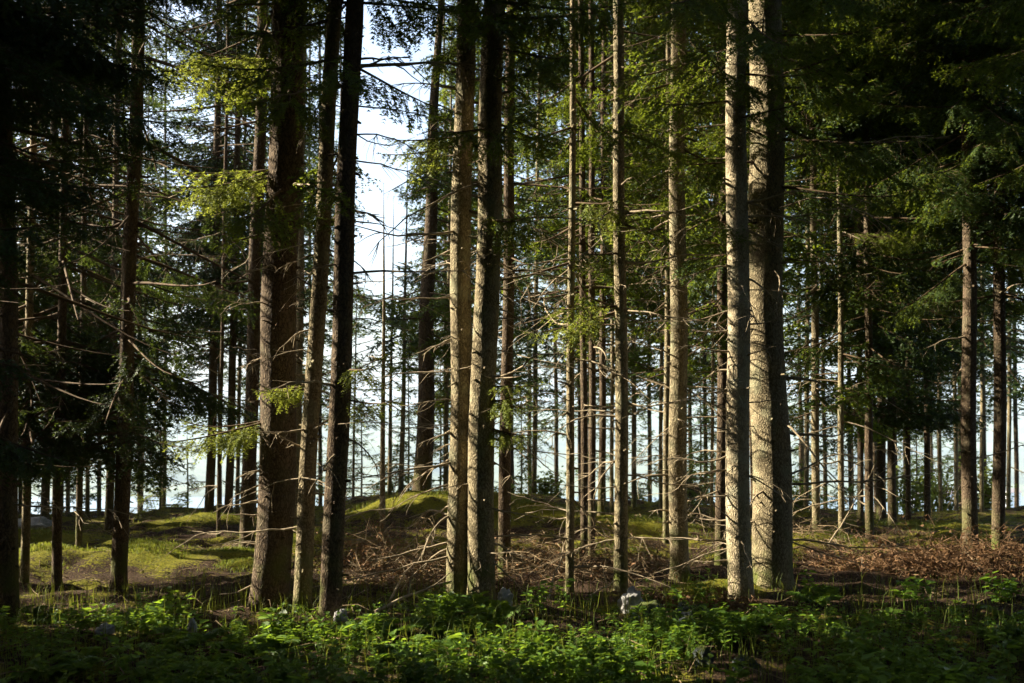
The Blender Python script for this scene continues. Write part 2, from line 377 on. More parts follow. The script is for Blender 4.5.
# density of foliage over the view of the wood (share of boughs kept)
DX = np.array([0, 128, 256, 384, 512, 640, 768, 896, 1024.]); DY = np.array([0, 100, 200, 300, 400, 500.])
DEN = np.array([[1, 1, .95, .30, .9, 1, 1, 1, 1], [1, 1, .85, .15, .85, 1, 1, 1, 1], [1, .95, .75, .25, .8, .9, .95, 1, 1],
                [1, 1, .75, .5, .68, .6, .4, .7, .75], [1, .95, .45, .45, .4, .34, .16, .36, .42], [.7, .35, .12, .14, .10, .06, .04, .09, .12]])
DEN = DEN ** .45
def keep(P):
    if P[1] < 2: return 1.0
    px, py = 512 + F * P[0] / P[1], HOR - F * (P[2] - EYE) / P[1]
    if px < -60 or px > 1084 or py < -60: return 1.0
    if -60 < py < 290 and float(np.interp(py, [0, 130, 190, 290], [350, 352, 362, 374])) < px < float(np.interp(py, [0, 70, 130, 190, 290], [436, 418, 405, 399, 396])): return .03
    px, py = min(max(px, 0), 1023.9), min(max(py, 0), 499.9)
    i, j = int(px // 128), int(py // 100); a, b = px / 128 - i, py / 100 - j
    return float((DEN[j, i] * (1 - a) + DEN[j, i + 1] * a) * (1 - b) + (DEN[j + 1, i] * (1 - a) + DEN[j + 1, i + 1] * a) * b)

def place_bough(crown, base, yaw, pitch, L, lod, r, cull=True, mi=0):
    tm = TEMPL[lod]; i = int(np.argmin([abs(t[3] - L) for t in tm])); i = (i // 3) * 3 + r.integers(0, 3)
    T, W, ax, L0 = tm[i]; s = L / L0
    cy, sy, cp, sp = math.cos(yaw), math.sin(yaw), math.cos(pitch), math.sin(pitch)
    ro = r.normal(0, .25); cr, sr = math.cos(ro), math.sin(ro)
    M = np.array([[cy, -sy, 0], [sy, cy, 0], [0, 0, 1]]) @ np.array([[cp, 0, -sp], [0, 1, 0], [sp, 0, cp]]) @ np.array([[1, 0, 0], [0, cr, -sr], [0, sr, cr]])
    M = M * s
    A = ax @ M.T + base
    if cull:
        k = [keep(A[2]), keep(A[4]), keep(A[6])]
        if r.random() > min(k[1], max(k[0], .3), max(k[2], .25) if k[2] > .1 else k[2]): return False
    Tw = T @ M.T.astype(np.float32) + base.astype(np.float32)
    Ww = W @ M.T.astype(np.float32) + base.astype(np.float32) if len(W) else W
    if cull:
        AA = np.stack([np.interp(np.linspace(0, 6, 25), np.arange(7), A[:, k]) for k in range(3)], -1)
        hit = np.nonzero(blocks_sun(AA))[0]
        if len(hit) and r.random() < .72:
            if hit[0] < 7: return False
            A = AA[:hit[0]]; Tw = Tw[((Tw.mean(1) - base) ** 2).sum(1) < ((A[-1] - base) ** 2).sum()]; Ww = Ww[((Ww.mean(1) - base) ** 2).sum(1) < ((A[-1] - base) ** 2).sum()] if len(Ww) else Ww
        if len(Ww): Ww = Ww[~blocks_sun(Ww.mean(1))]
        Tw = Tw[~(blocks_sun(Tw.mean(1), lod != 'near'))]
    crown.append((Tw.reshape(-1, 3), mi))
    if len(Ww): crown.append((Ww.reshape(-1, 3), 1))
    crown.append((A, L))
    return True

def crown_object(blocks, parent, base, needles, name='crown'):
    mb = MB()
    for v, k in blocks:
        if isinstance(k, float):
            tube(mb, v - base, np.linspace(.007 + .006 * k, .003, len(v)), 4, 1, True)
        else:
            mb.add(v - base, np.arange(len(v)).reshape(-1, 3), k)
    if mb.n == 0: return None
    return mb.build(name, [needles, TWIGWOOD], parent)

# ------------------------------------------------------------------ dead branches
def dead_branch_mb(r, start, yaw, L, pitch, rad, twigs=4, sag=.25):
    twigs = int(twigs * 1.6 + 1)
    mb = MB()
    n = 8; d = np.array([math.cos(yaw) * math.cos(pitch), math.sin(yaw) * math.cos(pitch), math.sin(pitch)])
    pts = [np.zeros(3)]; cur = d.copy()
    for i in range(n):
        cur = cur + r.normal(0, .13, 3) + np.array([0, 0, -sag / n]); cur /= np.linalg.norm(cur)
        pts.append(pts[-1] + cur * L / n)
    pts = np.array(pts)
    tube(mb, pts + start, np.linspace(rad, rad * .22, n + 1), 5)
    for _ in range(twigs):
        i = r.integers(2, n); t = pts[i + 1] - pts[i] if i < n else pts[i] - pts[i - 1]; t /= np.linalg.norm(t)
        side = np.cross(t, [0, 0, 1.]); side /= np.linalg.norm(side) + 1e-9
        dd = t * .7 + side * r.choice([-1, 1]) * r.uniform(.5, 1) + np.array([0, 0, r.uniform(-.7, .2)]); dd /= np.linalg.norm(dd)
        l = L * r.uniform(.15, .42); q = [pts[i]]
        for k in range(4):
            dd = dd + r.normal(0, .16, 3) + np.array([0, 0, -.06]); dd /= np.linalg.norm(dd); q.append(q[-1] + dd * l / 4)
        tube(mb, np.array(q) + start, np.linspace(rad * .42, rad * .15, 5), 4)
    return mb

# ------------------------------------------------------------------ trees
TREES = {}
def make_tree(key, label, px, pxt, Y, w, H=18, z0=3.0, dens=5.0, Lmax=1.9, dead=6, lod='mid', bark=None, needles=None, x=None, name='spruce_tree', group=None, seed=None, deadz=(.5, 4.2), cull=True, deadL=(.4, 1.3)):
    r = np.random.default_rng(abs(hash(key)) % 99991 if seed is None else seed)
    if x is None: x = at(px, Y)
    zb = gz(x, Y); base = np.array([x, Y, zb]); rad = .5 * w / F * Y
    # lean: from column px at row 450 to column pxt at row 0
    ztop = EYE + HOR / F * Y; zmid = EYE - 25 / F * Y
    lean = ((pxt - px) / F * Y) / (ztop - zmid) if px is not None else r.normal(0, .01)
    leany = r.normal(0, .008)
    # position is that at row 450: shift the base
    base[0] = x - lean * (zmid - zb) if px is not None else x
    base[2] = zb = gz(base[0], Y)
    t = thing(name, label, 'tree', base, group)
    ph = r.uniform(0, 6, 4)
    def axis(z):
        z = np.asarray(z, float)
        bend = rad * .15 * np.sin(z * .55 + ph[0]) + .12 * rad * np.sin(z * 1.9 + ph[1])
        return np.stack([lean * z + bend - rad * .15 * np.sin(ph[0]), leany * z + rad * .3 * np.sin(z * .5 + ph[2]), z], -1)
    near = lod == 'near'
    zs = np.concatenate([np.arange(-.35, min(7, H), .07 if near else .25), np.arange(min(7, H), H, 1.0), [H]])
    n = 28 if near else 12
    th = np.linspace(0, 2 * np.pi, n, endpoint=False)
    taper = np.maximum(1 - np.maximum(zs, 0) / H, .03) ** .75
    # width was read at row 450
    rad0 = rad / max(.3, (1 - max(zmid - zb, 0) / H)) ** .75
    A = axis(zs)
    rr = rad0 * taper[:, None] * (1 + .24 * np.exp(-np.maximum(zs, 0) / .10)[:, None] * (.55 + .45 * np.cos(3 * th + ph[3])[None] + .25 * np.cos(5 * th + ph[1])[None]))
    if near:
        nz = np.array([[mnoise.noise((math.cos(a) * 2.2 + ph[0] * 9, math.sin(a) * 2.2, z * 1.3)) * .05 + mnoise.noise((math.cos(a) * 7 + ph[1] * 9, math.sin(a) * 7, z * 6)) * .035 for a in th] for z in zs])
        rr = rr * (1 + nz)
    V = A[:, None] + np.stack([rr * np.cos(th), rr * np.sin(th), np.zeros_like(rr)], -1)
    k = len(zs); i = np.arange(k - 1)[:, None] * n; j = np.arange(n)[None]; j2 = (j + 1) % n
    f = np.stack([i + j, i + j2, i + n + j2, i + n + j], -1).reshape(-1, 4)
    mb = MB(); mb.add(V.reshape(-1, 3), f, 0, True)
    if near:
        for _ in range(int(9 * min(H, 7))):
            z = r.uniform(.25, 7); a = r.uniform(0, 6.28); d = np.array([math.cos(a), math.sin(a), r.uniform(-.4, .3)]); q = axis(z) + np.array([d[0], d[1], 0]) * rad0 * (1 - z / H) ** .75 * .93
            l = r.choice([.02, .035, .07], p=[.55, .3, .15]) * r.uniform(.7, 1.3); w_ = r.uniform(.006, .013); tube(mb, [q - d * .02, q + d * .012, q + d * (.012 + l)], [w_ * 2.0, w_ * 1.3, w_ * .7], 6)
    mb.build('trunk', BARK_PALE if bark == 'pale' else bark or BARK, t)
    def rad_at(z): return rad0 * max(1 - max(z, 0) / H, .03) ** .75
    # live crown
    blocks = []; z = z0; yaw = r.uniform(0, 6.28)
    while z < H * .985:
        high = (z > 8.5 and lod == 'near') or z > 14
        yaw += 2.399 + r.normal(0, .4)
        frac = (z - z0) / (H - z0)
        L = Lmax * (1 - frac) ** .6 * min(1, .55 + 1.6 * frac) * r.uniform(.6, 1.15) + .15
        L = min(max(L, .35), 3.2)
        p = base + axis(z) + np.array([math.cos(yaw), math.sin(yaw), 0]) * rad_at(z) * .7
        place_bough(blocks, p, yaw, r.uniform(-.35, .12), L, 'far' if high and lod != 'near' else ('mid' if high else lod), r, cull)
        z += r.exponential(1.0 / (1.6 * dens * (.5 if high else 1)))
    crown_object(blocks, t, base, needles or NEEDLE)
    for q in range(dead):
        z = r.uniform(*deadz); a = r.uniform(0, 6.28)
        if r.random() < .55: a = r.choice([0, math.pi]) + r.normal(0, .5)
        L = r.uniform(*deadL) * r.choice([.5, 1, 1.0, 1.2])
        br = dead_branch_mb(r, axis(z) + np.array([math.cos(a), math.sin(a), 0]) * rad_at(z) * .8, a, L, r.uniform(-.35, .25), r.uniform(.006, .013), r.integers(1, 5))
        br.build('branch', DEADWOOD, t)
    TREES[key] = dict(obj=t, base=base, axis=axis, rad=rad_at)
    return t

N, M_, FR = 'near', 'mid', 'far'
B_SH = BARK_SHADED
T = [
 # key, label, px450, px0, Y, width, options
 ('edge', 'black trunk cut off by the left edge of the picture', 6, 2, 8.3, 18, dict(lod=N, z0=1.5, dens=12, Lmax=2.4, bark=BARK_SHADED, dead=5, needles=NEEDLE_SHADED)),
 ('a1', 'dark slim trunk with foot in the moss, second from the left edge', 28, 40, 10.18, 8, dict(z0=1.5, dens=12, Lmax=2.4, dead=8, needles=NEEDLE_SHADED)),
 ('a2', 'dark slim trunk on the ridge beside the pale rock slab', 46, 55, 16.07, 8, dict(bark=B_SH, z0=1.2, dens=10, Lmax=2.0, needles=NEEDLE_SHADED)),
 ('a3', 'dark trunk between the moss mounds, right of the pale rock slab', 60, 70, 10.24, 9, dict(bark=B_SH, z0=1.5, dens=12, Lmax=2.4, dead=8, needles=NEEDLE_SHADED)),
 ('a4', 'pole thin dark trunk on the ridge, at the far left behind two thicker ones', 68, 72, 17.91, 4, dict(z0=1.4, lod=FR, dens=8, needles=NEEDLE_SHADED)),
 ('a5', 'very slim dark trunk standing in the bright moss at far left', 80, 86, 11.68, 6, dict(bark=B_SH, z0=1.5, dens=12, Lmax=2.4, dead=8, needles=NEEDLE_SHADED)),
 ('a6', 'thin dark trunk on the ridge crest just before the lake gap, far left', 88, 92, 18.46, 4, dict(z0=1.4, lod=FR, dens=8, needles=NEEDLE_SHADED)),
 ('a7', 'dark trunk close against the left side of the thickest far left trunk', 111, 118, 14.95, 8, dict(bark=B_SH, z0=1.2, dens=10, Lmax=2.0, needles=NEEDLE_SHADED)),
 ('a8', 'thickest dark trunk of the left hand thicket, standing before the mossy mound', 123, 137, 9.98, 15, dict(z0=1.5, dens=12, Lmax=2.4, dead=8, lod=N, bark=BARK_SHADED, needles=NEEDLE_SHADED)),
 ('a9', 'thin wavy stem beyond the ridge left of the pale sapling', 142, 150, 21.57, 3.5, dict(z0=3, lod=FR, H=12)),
 ('b1', 'dark trunk alone on the mossy ridge crest, right of the pale sapling', 211, 222, 17.41, 9, dict(bark=B_SH, z0=3.0, dens=8, needles=NEEDLE_SHADED)),
 ('b2', 'thin stem standing on moss below the crest, left of the big dark trunk', 220, 228, 13.53, 4, dict(bark=B_SH, z0=3.0, dens=8, Lmax=1.2, needles=NEEDLE_SHADED)),
 ('b3', 'dark trunk of a close pair on the crest, the thicker of the two', 230, 240, 17.35, 8, dict(bark=B_SH, z0=3, dens=8, needles=NEEDLE_SHADED)),
 ('b4', 'thin dark trunk of a close pair on the crest, the slimmer of the two', 238, 247, 18.83, 4, dict(z0=3, lod=FR, needles=NEEDLE_SHADED)),
 ('b5', 'dark trunk half hidden on the left behind the biggest left trunk', 250, 262, 12.31, 14, dict(z0=3.0, dens=8, bark=BARK_SHADED, dead=8, Lmax=2.2, needles=NEEDLE_SHADED)),
 ('A', 'biggest dark trunk on the left with a thin sunlit left edge', 275, 293, 8.9, 36, dict(lod=N, H=23, z0=3.2, dens=7, Lmax=2.3, dead=14, bark=BARK_SHADED, deadz=(.4, 3.8))),
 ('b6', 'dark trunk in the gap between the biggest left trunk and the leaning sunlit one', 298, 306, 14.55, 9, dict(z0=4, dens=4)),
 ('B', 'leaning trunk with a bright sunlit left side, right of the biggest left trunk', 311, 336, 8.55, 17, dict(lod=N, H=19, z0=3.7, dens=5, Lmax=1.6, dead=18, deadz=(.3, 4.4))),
 ('C', 'dark leaning trunk right of the sunlit leaning one, with few branch stubs', 337, 352, 8.25, 21, dict(lod=N, H=20, z0=3.5, dens=6, Lmax=1.8, dead=16, bark=BARK_SHADED, deadz=(.3, 4.8))),
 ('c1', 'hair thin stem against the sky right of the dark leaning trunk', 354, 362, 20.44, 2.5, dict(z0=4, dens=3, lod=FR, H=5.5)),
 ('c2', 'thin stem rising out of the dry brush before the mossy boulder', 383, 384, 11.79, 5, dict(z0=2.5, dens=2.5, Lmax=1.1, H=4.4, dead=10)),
 ('c3', 'thin dark trunk on the mossy boulder, left one of two close together', 390, 398, 18.59, 4, dict(z0=2.0, dens=4, lod=FR, H=5.6, Lmax=1.2, needles=NEEDLE_SHADED)),
 ('c4', 'thin dark trunk on the mossy boulder, right one of two close together', 402, 411, 17.76, 5, dict(z0=2.0, dens=4, lod=FR, H=6.2, Lmax=1.2, needles=NEEDLE_SHADED)),
 ('D', 'thick dark trunk on top of the mossy boulder', 424, 441, 16.35, 18, dict(z0=2.4, dens=15, Lmax=1.7, H=10.5, bark=BARK_SHADED, dead=8)),
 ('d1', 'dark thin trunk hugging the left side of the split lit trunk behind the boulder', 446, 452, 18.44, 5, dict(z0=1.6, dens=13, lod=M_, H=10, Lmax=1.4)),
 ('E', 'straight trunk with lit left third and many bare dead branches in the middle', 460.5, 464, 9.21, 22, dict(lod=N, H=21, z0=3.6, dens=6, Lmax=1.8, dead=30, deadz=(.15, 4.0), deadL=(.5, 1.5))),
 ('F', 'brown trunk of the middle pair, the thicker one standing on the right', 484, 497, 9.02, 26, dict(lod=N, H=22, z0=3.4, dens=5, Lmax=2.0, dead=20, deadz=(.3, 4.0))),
 ('G', 'dark slim trunk tucked close behind the thick brown middle trunk', 505, 510, 10.64, 12, dict(z0=3.0, dens=6, Lmax=1.7, dead=10, bark=BARK_SHADED)),
 ('g1', 'lone slim trunk against the bluish lake gap right of the middle trunks', 535, 540, 20.31, 5, dict(z0=2.2, dens=9, lod=FR, needles=NEEDLE_SHADED)),
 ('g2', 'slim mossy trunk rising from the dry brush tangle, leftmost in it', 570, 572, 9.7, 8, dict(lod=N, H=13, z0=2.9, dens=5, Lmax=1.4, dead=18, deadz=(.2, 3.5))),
 ('g3', 'slim trunk of the dark twin stems behind the brush, left stem', 584, 582, 11.75, 7, dict(bark=B_SH, z0=2.2, dens=9, Lmax=1.5, dead=10)),
 ('g4', 'slim trunk of the dark twin stems behind the brush, right stem', 592, 592, 12.09, 7, dict(bark=B_SH, z0=2.2, dens=9, Lmax=1.5, dead=8)),
 ('g5', 'slim grey trunk just right of the dark twin stems', 602, 606, 14.73, 7, dict(bark=B_SH, z0=2.2, dens=9, dead=6)),
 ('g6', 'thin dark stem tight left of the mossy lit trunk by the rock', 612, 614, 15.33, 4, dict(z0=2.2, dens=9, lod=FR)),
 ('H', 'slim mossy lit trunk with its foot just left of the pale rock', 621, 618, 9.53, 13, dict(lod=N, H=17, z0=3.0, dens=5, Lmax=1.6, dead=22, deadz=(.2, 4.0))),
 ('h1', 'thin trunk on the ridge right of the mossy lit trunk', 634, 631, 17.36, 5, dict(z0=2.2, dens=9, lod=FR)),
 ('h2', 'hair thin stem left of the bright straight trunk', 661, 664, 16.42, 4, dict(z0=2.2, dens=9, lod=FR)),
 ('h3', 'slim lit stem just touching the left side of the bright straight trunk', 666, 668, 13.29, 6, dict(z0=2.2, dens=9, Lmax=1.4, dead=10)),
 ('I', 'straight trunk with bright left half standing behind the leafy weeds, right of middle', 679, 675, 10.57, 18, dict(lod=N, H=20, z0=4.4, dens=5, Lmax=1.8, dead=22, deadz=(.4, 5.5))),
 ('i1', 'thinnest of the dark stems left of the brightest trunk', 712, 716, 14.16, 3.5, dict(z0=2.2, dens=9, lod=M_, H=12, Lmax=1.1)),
 ('i2', 'dark trunk left of the brightest trunk, in its shade', 721, 722, 11.74, 11, dict(z0=2.2, dens=9, bark=BARK_SHADED, dead=12)),
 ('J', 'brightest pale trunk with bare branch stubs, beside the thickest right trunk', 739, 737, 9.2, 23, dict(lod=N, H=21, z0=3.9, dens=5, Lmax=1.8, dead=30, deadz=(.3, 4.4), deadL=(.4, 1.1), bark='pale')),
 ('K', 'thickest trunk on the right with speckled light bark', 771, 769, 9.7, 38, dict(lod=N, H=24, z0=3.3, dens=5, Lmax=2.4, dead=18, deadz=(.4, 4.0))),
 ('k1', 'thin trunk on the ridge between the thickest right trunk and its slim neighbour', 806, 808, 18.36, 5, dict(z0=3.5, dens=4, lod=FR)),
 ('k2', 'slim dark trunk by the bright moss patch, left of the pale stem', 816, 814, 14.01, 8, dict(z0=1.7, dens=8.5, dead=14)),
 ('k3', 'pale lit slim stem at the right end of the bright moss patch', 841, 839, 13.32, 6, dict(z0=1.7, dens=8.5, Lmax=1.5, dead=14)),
 ('k4', 'slim dark trunk first in the row of five behind the red brown brush', 860, 858, 15.01, 6, dict(bark=B_SH, z0=1.7, dens=8.5, dead=6, needles=NEEDLE_SHADED)),
 ('k5', 'dark trunk second in the row of five behind the red brown brush', 869, 867, 13.44, 8, dict(bark=B_SH, z0=1.7, dens=8.5, dead=6, needles=NEEDLE_SHADED)),
 ('k6', 'dark trunk third and thickest in the row of five behind the brush', 881, 880, 16.84, 9, dict(bark=B_SH, z0=1.7, dens=8.5, dead=5, needles=NEEDLE_SHADED)),
 ('k7', 'dark trunk fourth in the row of five behind the red brown brush', 892, 890, 15.54, 8, dict(bark=B_SH, z0=1.7, dens=8.5, dead=4, needles=NEEDLE_SHADED)),
 ('k8', 'slim dark trunk fifth in the row of five, at its right end', 908, 907, 15.93, 5, dict(bark=B_SH, z0=1.7, dens=8.5, dead=4, needles=NEEDLE_SHADED)),
 ('k9', 'slim dark trunk alone between the row of five and the pale stems', 927, 925, 16.37, 6, dict(bark=B_SH, z0=1.7, dens=8.5, dead=5, needles=NEEDLE_SHADED)),
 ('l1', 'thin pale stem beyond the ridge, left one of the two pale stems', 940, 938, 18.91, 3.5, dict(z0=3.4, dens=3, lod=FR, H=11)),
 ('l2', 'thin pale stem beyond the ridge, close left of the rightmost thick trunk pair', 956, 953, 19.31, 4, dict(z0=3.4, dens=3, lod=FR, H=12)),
 ('L', 'thick dark trunk with lit foot right behind the red brown brush', 968, 966, 12.13, 14, dict(z0=3.4, dens=8, Lmax=2.2, H=20, dead=6, lod=N, bark=BARK_SHADED)),
 ('l3', 'thin trunk in the gap between the two thick trunks at far right', 982, 983, 18.38, 4, dict(z0=3, dens=8, lod=FR, needles=NEEDLE_SHADED)),
 ('M', 'thick dark trunk nearest the right edge of the picture', 998, 996, 12.3, 12, dict(z0=3.2, dens=8, Lmax=2.2, H=19, dead=6, lod=M_, bark=BARK_SHADED, needles=NEEDLE_SHADED)),
 ('m1', 'thin trunk beyond the ridge against the white house, at the right edge', 1009, 1011, 19.85, 4, dict(z0=2.6, dens=8, lod=FR, needles=NEEDLE_SHADED)),
]
ROW = {t[0]: t[2:6] for t in T}
LITQ = []
NH = np.array([-S[1], S[0]]) / math.hypot(S[0], S[1]); NH = -NH if NH[1] < 0 else NH
def lit(key, y0, y1, n=40):
    """sun reaches this trunk between picture rows y0 and y1"""
    px, pxt, Y, w = ROW[key]; hw = .5 * w / F * Y
    for py in np.linspace(y0, y1, n):
        x = at(px + (pxt - px) * (450 - py) / 450, Y); z = EYE - (py - HOR) / F * Y
        for k in (-.9, -.35, .15):                       # the near half of the sunward side
            sun_target(np.array([x, Y, z]) + np.array([NH[0], NH[1], 0]) * k * hw, max(.55 * hw, .05))
        q = NH @ np.array([x, Y]); LITQ.append((q - hw, q + .25 * hw, S[:2] @ np.array([x, Y])))
def clear_spot(x, y, r=.2):
    """step sideways until this trunk does not stand in the way of the sunlight on a lit trunk"""
    for k in range(60):
        yy = y + (k + 1) // 2 * .17 * (-1) ** k; q = NH @ np.array([x, yy]); t = S[:2] @ np.array([x, yy])
        if all(not (lo - r < q < hi + r and t > tt) for lo, hi, tt in LITQ): return yy
    return y
def lit_ground(px, Y, rx, ry, n=14, h=0.05):
    for _ in range(n):
        a = RNG.uniform(0, 6.28); q = math.sqrt(RNG.random()); x = at(px, Y) + rx * q * math.cos(a); y = Y + ry * q * math.sin(a)
        sun_target((x, y, gz(x, y) + h), RNG.uniform(.15, .36))

for a in [('A', 330, 602), ('A', 165, 205, 6), ('B', 105, 605), ('C', 200, 300, 8), ('C', 380, 560, 8), ('E', 190, 600), ('F', 110, 600), ('G', 240, 420, 8), ('H', 60, 600), ('I', -20, 430), ('J', 40, 592), ('K', -20, 105, 18),
          ('K', 290, 590), ('g2', 200, 595), ('g3', 230, 470), ('g4', 230, 470), ('g5', 230, 400), ('h1', 0, 140), ('h3', 300, 560), ('k3', 240, 550), ('k2', 330, 540, 8), ('L', 290, 335, 6), ('L', 490, 550, 8), ('M', 500, 540, 4)]: lit(*a)
BOUGHS = [('A', 276, 422, math.pi + .25, .95, -.02, 3, 1), ('B', 311, 386, math.pi * .95, .5, -.02, 2, 2), ('C', 337, 384, -.45, .75, .05, 2, 3), ('F', 484, 397, -.6, .6, .04, 3, 4), ('F', 484, 422, -.3, .55, -.15, 2, 5),
          ('A', 285, 175, math.pi * 1.02, 1.1, -.12, 3, 6), ('k6', 881, 380, math.pi * 1.2, .7, 0, 2, 7), ('H', 621, 300, math.pi * 1.05, .9, -.1, 2, 8), ('E', 460, 140, math.pi * 1.1, .8, -.05, 2, 9), ('I', 679, 130, math.pi * .1, .9, -.1, 2, 10), ('A', 285, 60, math.pi * 1.05, 1.2, -.1, 2, 11), ('k3', 840, 230, -.2, 1.1, -.1, 2, 12), ('g2', 571, 215, -.3, .9, -.1, 2, 13)]
for key, px, py, yaw, L, pitch, n, sd in BOUGHS:
    q = ROW[key]; Yb = q[2]; xb = at(q[0] + (q[1] - q[0]) * (450 - py) / 450, Yb)
    for u in (.3, .5, .7, .9):
        for w_ in (-.12, .12): sun_target((xb + math.cos(yaw) * L * u - math.sin(yaw) * w_, Yb + math.sin(yaw) * L * u + math.cos(yaw) * w_, EYE - (py - HOR) / F * Yb - .12 * L * u), .16)
for px, Y, rx, ry, n in [(130, 11.6, 1.1, .5, 16), (205, 11.9, .7, .45, 12), (60, 11.0, .6, .5, 7), (230, 13.2, .8, .5, 8), (200, 16, 1.0, .8, 10), (660, 14.4, .7, .5, 12),
                         (715, 13.6, .8, .7, 12), (815, 13.0, .7, .5, 16), (620, 12.5, .8, .8, 7), (930, 11.0, 1.0, .6, 22), (870, 12.0, 1.0, .5, 9), (1000, 10.6, .6, .5, 8), (560, 10.6, 1.0, .6, 14), (410, 10.6, .8, .6, 8),
                         (440, 8.0, 1.5, .5, 46), (560, 8.2, .7, .4, 14), (270, 8.0, .8, .4, 12), (170, 8.2, .9, .4, 10), (470, 7.0, 1.2, .6, 34), (400, 6.9, .5, .4, 7), (590, 6.4, .25, .2, 6), (680, 9.0, .6, .4, 7), (60, 8.4, .4, .3, 3), (900, 8.6, .9, .5, 6), (330, 6.9, .5, .4, 5), (760, 8.4, 1.2, .4, 9), (420, 15.8, .9, .4, 8), (950, 15, 1.0, .5, 6)]:
    lit_ground(px, Y, rx, ry, n, .2 if Y < 9.2 else .03)

import zlib
for key, label, px, pxt, Y, w, kw in T:
    make_tree(key, label, px, pxt, Y, w, seed=zlib.crc32(key.encode()) % 100000, **{'cull': True, **kw})

# spruces on the slope beyond the ridge: only crowns and slivers of stem between the others
SL = [(20, 27), (100, 24), (165, 33), (262, 30), (320, 26), (340, 38), (446, 27), (462, 34), (512, 24), (556, 30), (604, 24), (650, 26), (690, 32), (752, 27), (800, 36), (850, 25), (905, 30), (960, 34), (1015, 26), (55, 36), (590, 38), (720, 40), (930, 42), (80, 25), (140, 28), (220, 26), (290, 24), (310, 34), (480, 25), (530, 36), (580, 26), (625, 30), (670, 24), (705, 26), (735, 30), (780, 25), (825, 28), (875, 32), (895, 24), (940, 26), (985, 24), (5, 24), (125, 40)]
for i, (px, Y) in enumerate(SL):
    make_tree('s%d' % i, 'slender spruce down the slope beyond the ridge, seen only in slivers between nearer trunks', px, px + (300 - px) * .01, Y, 4.2, H=12 + .45 * Y, z0=1.2 + .11 * Y, dens=7, Lmax=2.1, dead=0, lod=FR, bark=BARK_SHADED, needles=NEEDLE_SHADED, seed=500 + i, group='spruces down the slope beyond the ridge')

# boughs that hang in from trees just outside the view
for i, (x, Y, z0, Lm) in enumerate([(-5.9, 8.6, 1.9, 2.7), (-4.9, 6.3, 2.6, 2.3), (-7.8, 11.5, 1.6, 2.6), (-4.9, 7.5, 1.3, 2.5), (-4.3, 5.3, 1.9, 2.0), (-4.0, 6.1, 1.5, 2.1), (-5.3, 9.6, 1.3, 2.5)]):
    make_tree('ol%d' % i, ['spruce outside the left edge whose dark boughs hang into the upper left', 'near spruce outside the left edge whose boughs fill the top left corner', 'farther spruce outside the left edge with low boughs over the moss', 'spruce outside the left edge with low dark boughs before the left thicket', 'nearest spruce outside the left edge with soft dark boughs', 'spruce just outside the left edge, its low boughs black against the lake', 'spruce outside the left edge behind the near boughs, branched to its foot'][i], None, None, clear_spot(x, Y), 34, x=x, H=19, z0=z0, dens=9, Lmax=Lm, dead=4, needles=NEEDLE_SHADED, lod=M_ if i == 2 else N, seed=700 + i)
for i, (x, Y, z0, Lm) in enumerate([(6.4, 9.2, 3.2, 2.9), (5.1, 6.6, 3.3, 2.4), (8.6, 12.5, 2.6, 2.6)]):
    make_tree('or%d' % i, ['spruce outside the right edge whose dark boughs hang into the upper right', 'near spruce outside the right edge whose boughs fill the top right corner', 'farther spruce outside the right edge with boughs over the brush'][i], None, None, Y, 34, x=x, H=19, z0=z0, dens=6, Lmax=Lm, dead=4, lod=N if i < 2 else M_, seed=720 + i)

# unseen rest of the wood, with trees added to cut sky light and sun
OUT = [(-9, 7), (-10.5, 13), (-11, 17), (-12, 10), (-14, 5), (-14, 14), (-15, 20), (-17, 9), (-18, 16), (-20, 23), (-21, 12), (-23, 18), (-8, 2), (-12, 0), (10, 7), (12, 12), (14, 17), (9, 3), (-26, 14), (-24, 25), (-17, 27), (12, 22),
       (-5, -2.5), (-2.2, -4.5), (0.8, -3.2), (3.4, -4.4), (6, -2), (-8.5, -2), (8.5, -4), (-4, -7), (-.8, -7.5), (2.2, -8), (5.2, -7.5), (-7, -7), (9, -8), (-10, -6), (12, -2), (-3, -11), (3.5, -12), (0.3, -12), (7, -12), (-7, -12), (-13, -5), (14, 4), (-6.5, 3.6), (7.2, 4.2), (-3.6, 1.0), (3.9, 1.2), (-1.2, -2.2), (1.9, -1.6), (-4.6, -5), (4.6, -5.6), (-2, -14), (2, -15), (-6, -15), (6, -15), (-10, -11), (10, -11), (0, -5.6), (-6.2, -.4), (6.6, .6), (-13, 18), (-15, 24), (-19, 20), (-13, 28), (-22, 28), (-27, 20), (-10, 21), (-16, 31), (-29, 28), (-24, 34), (-11, 33), (-20, 38), (-32, 34), (-9.5, 26), (-30, 15), (-28, 10)]
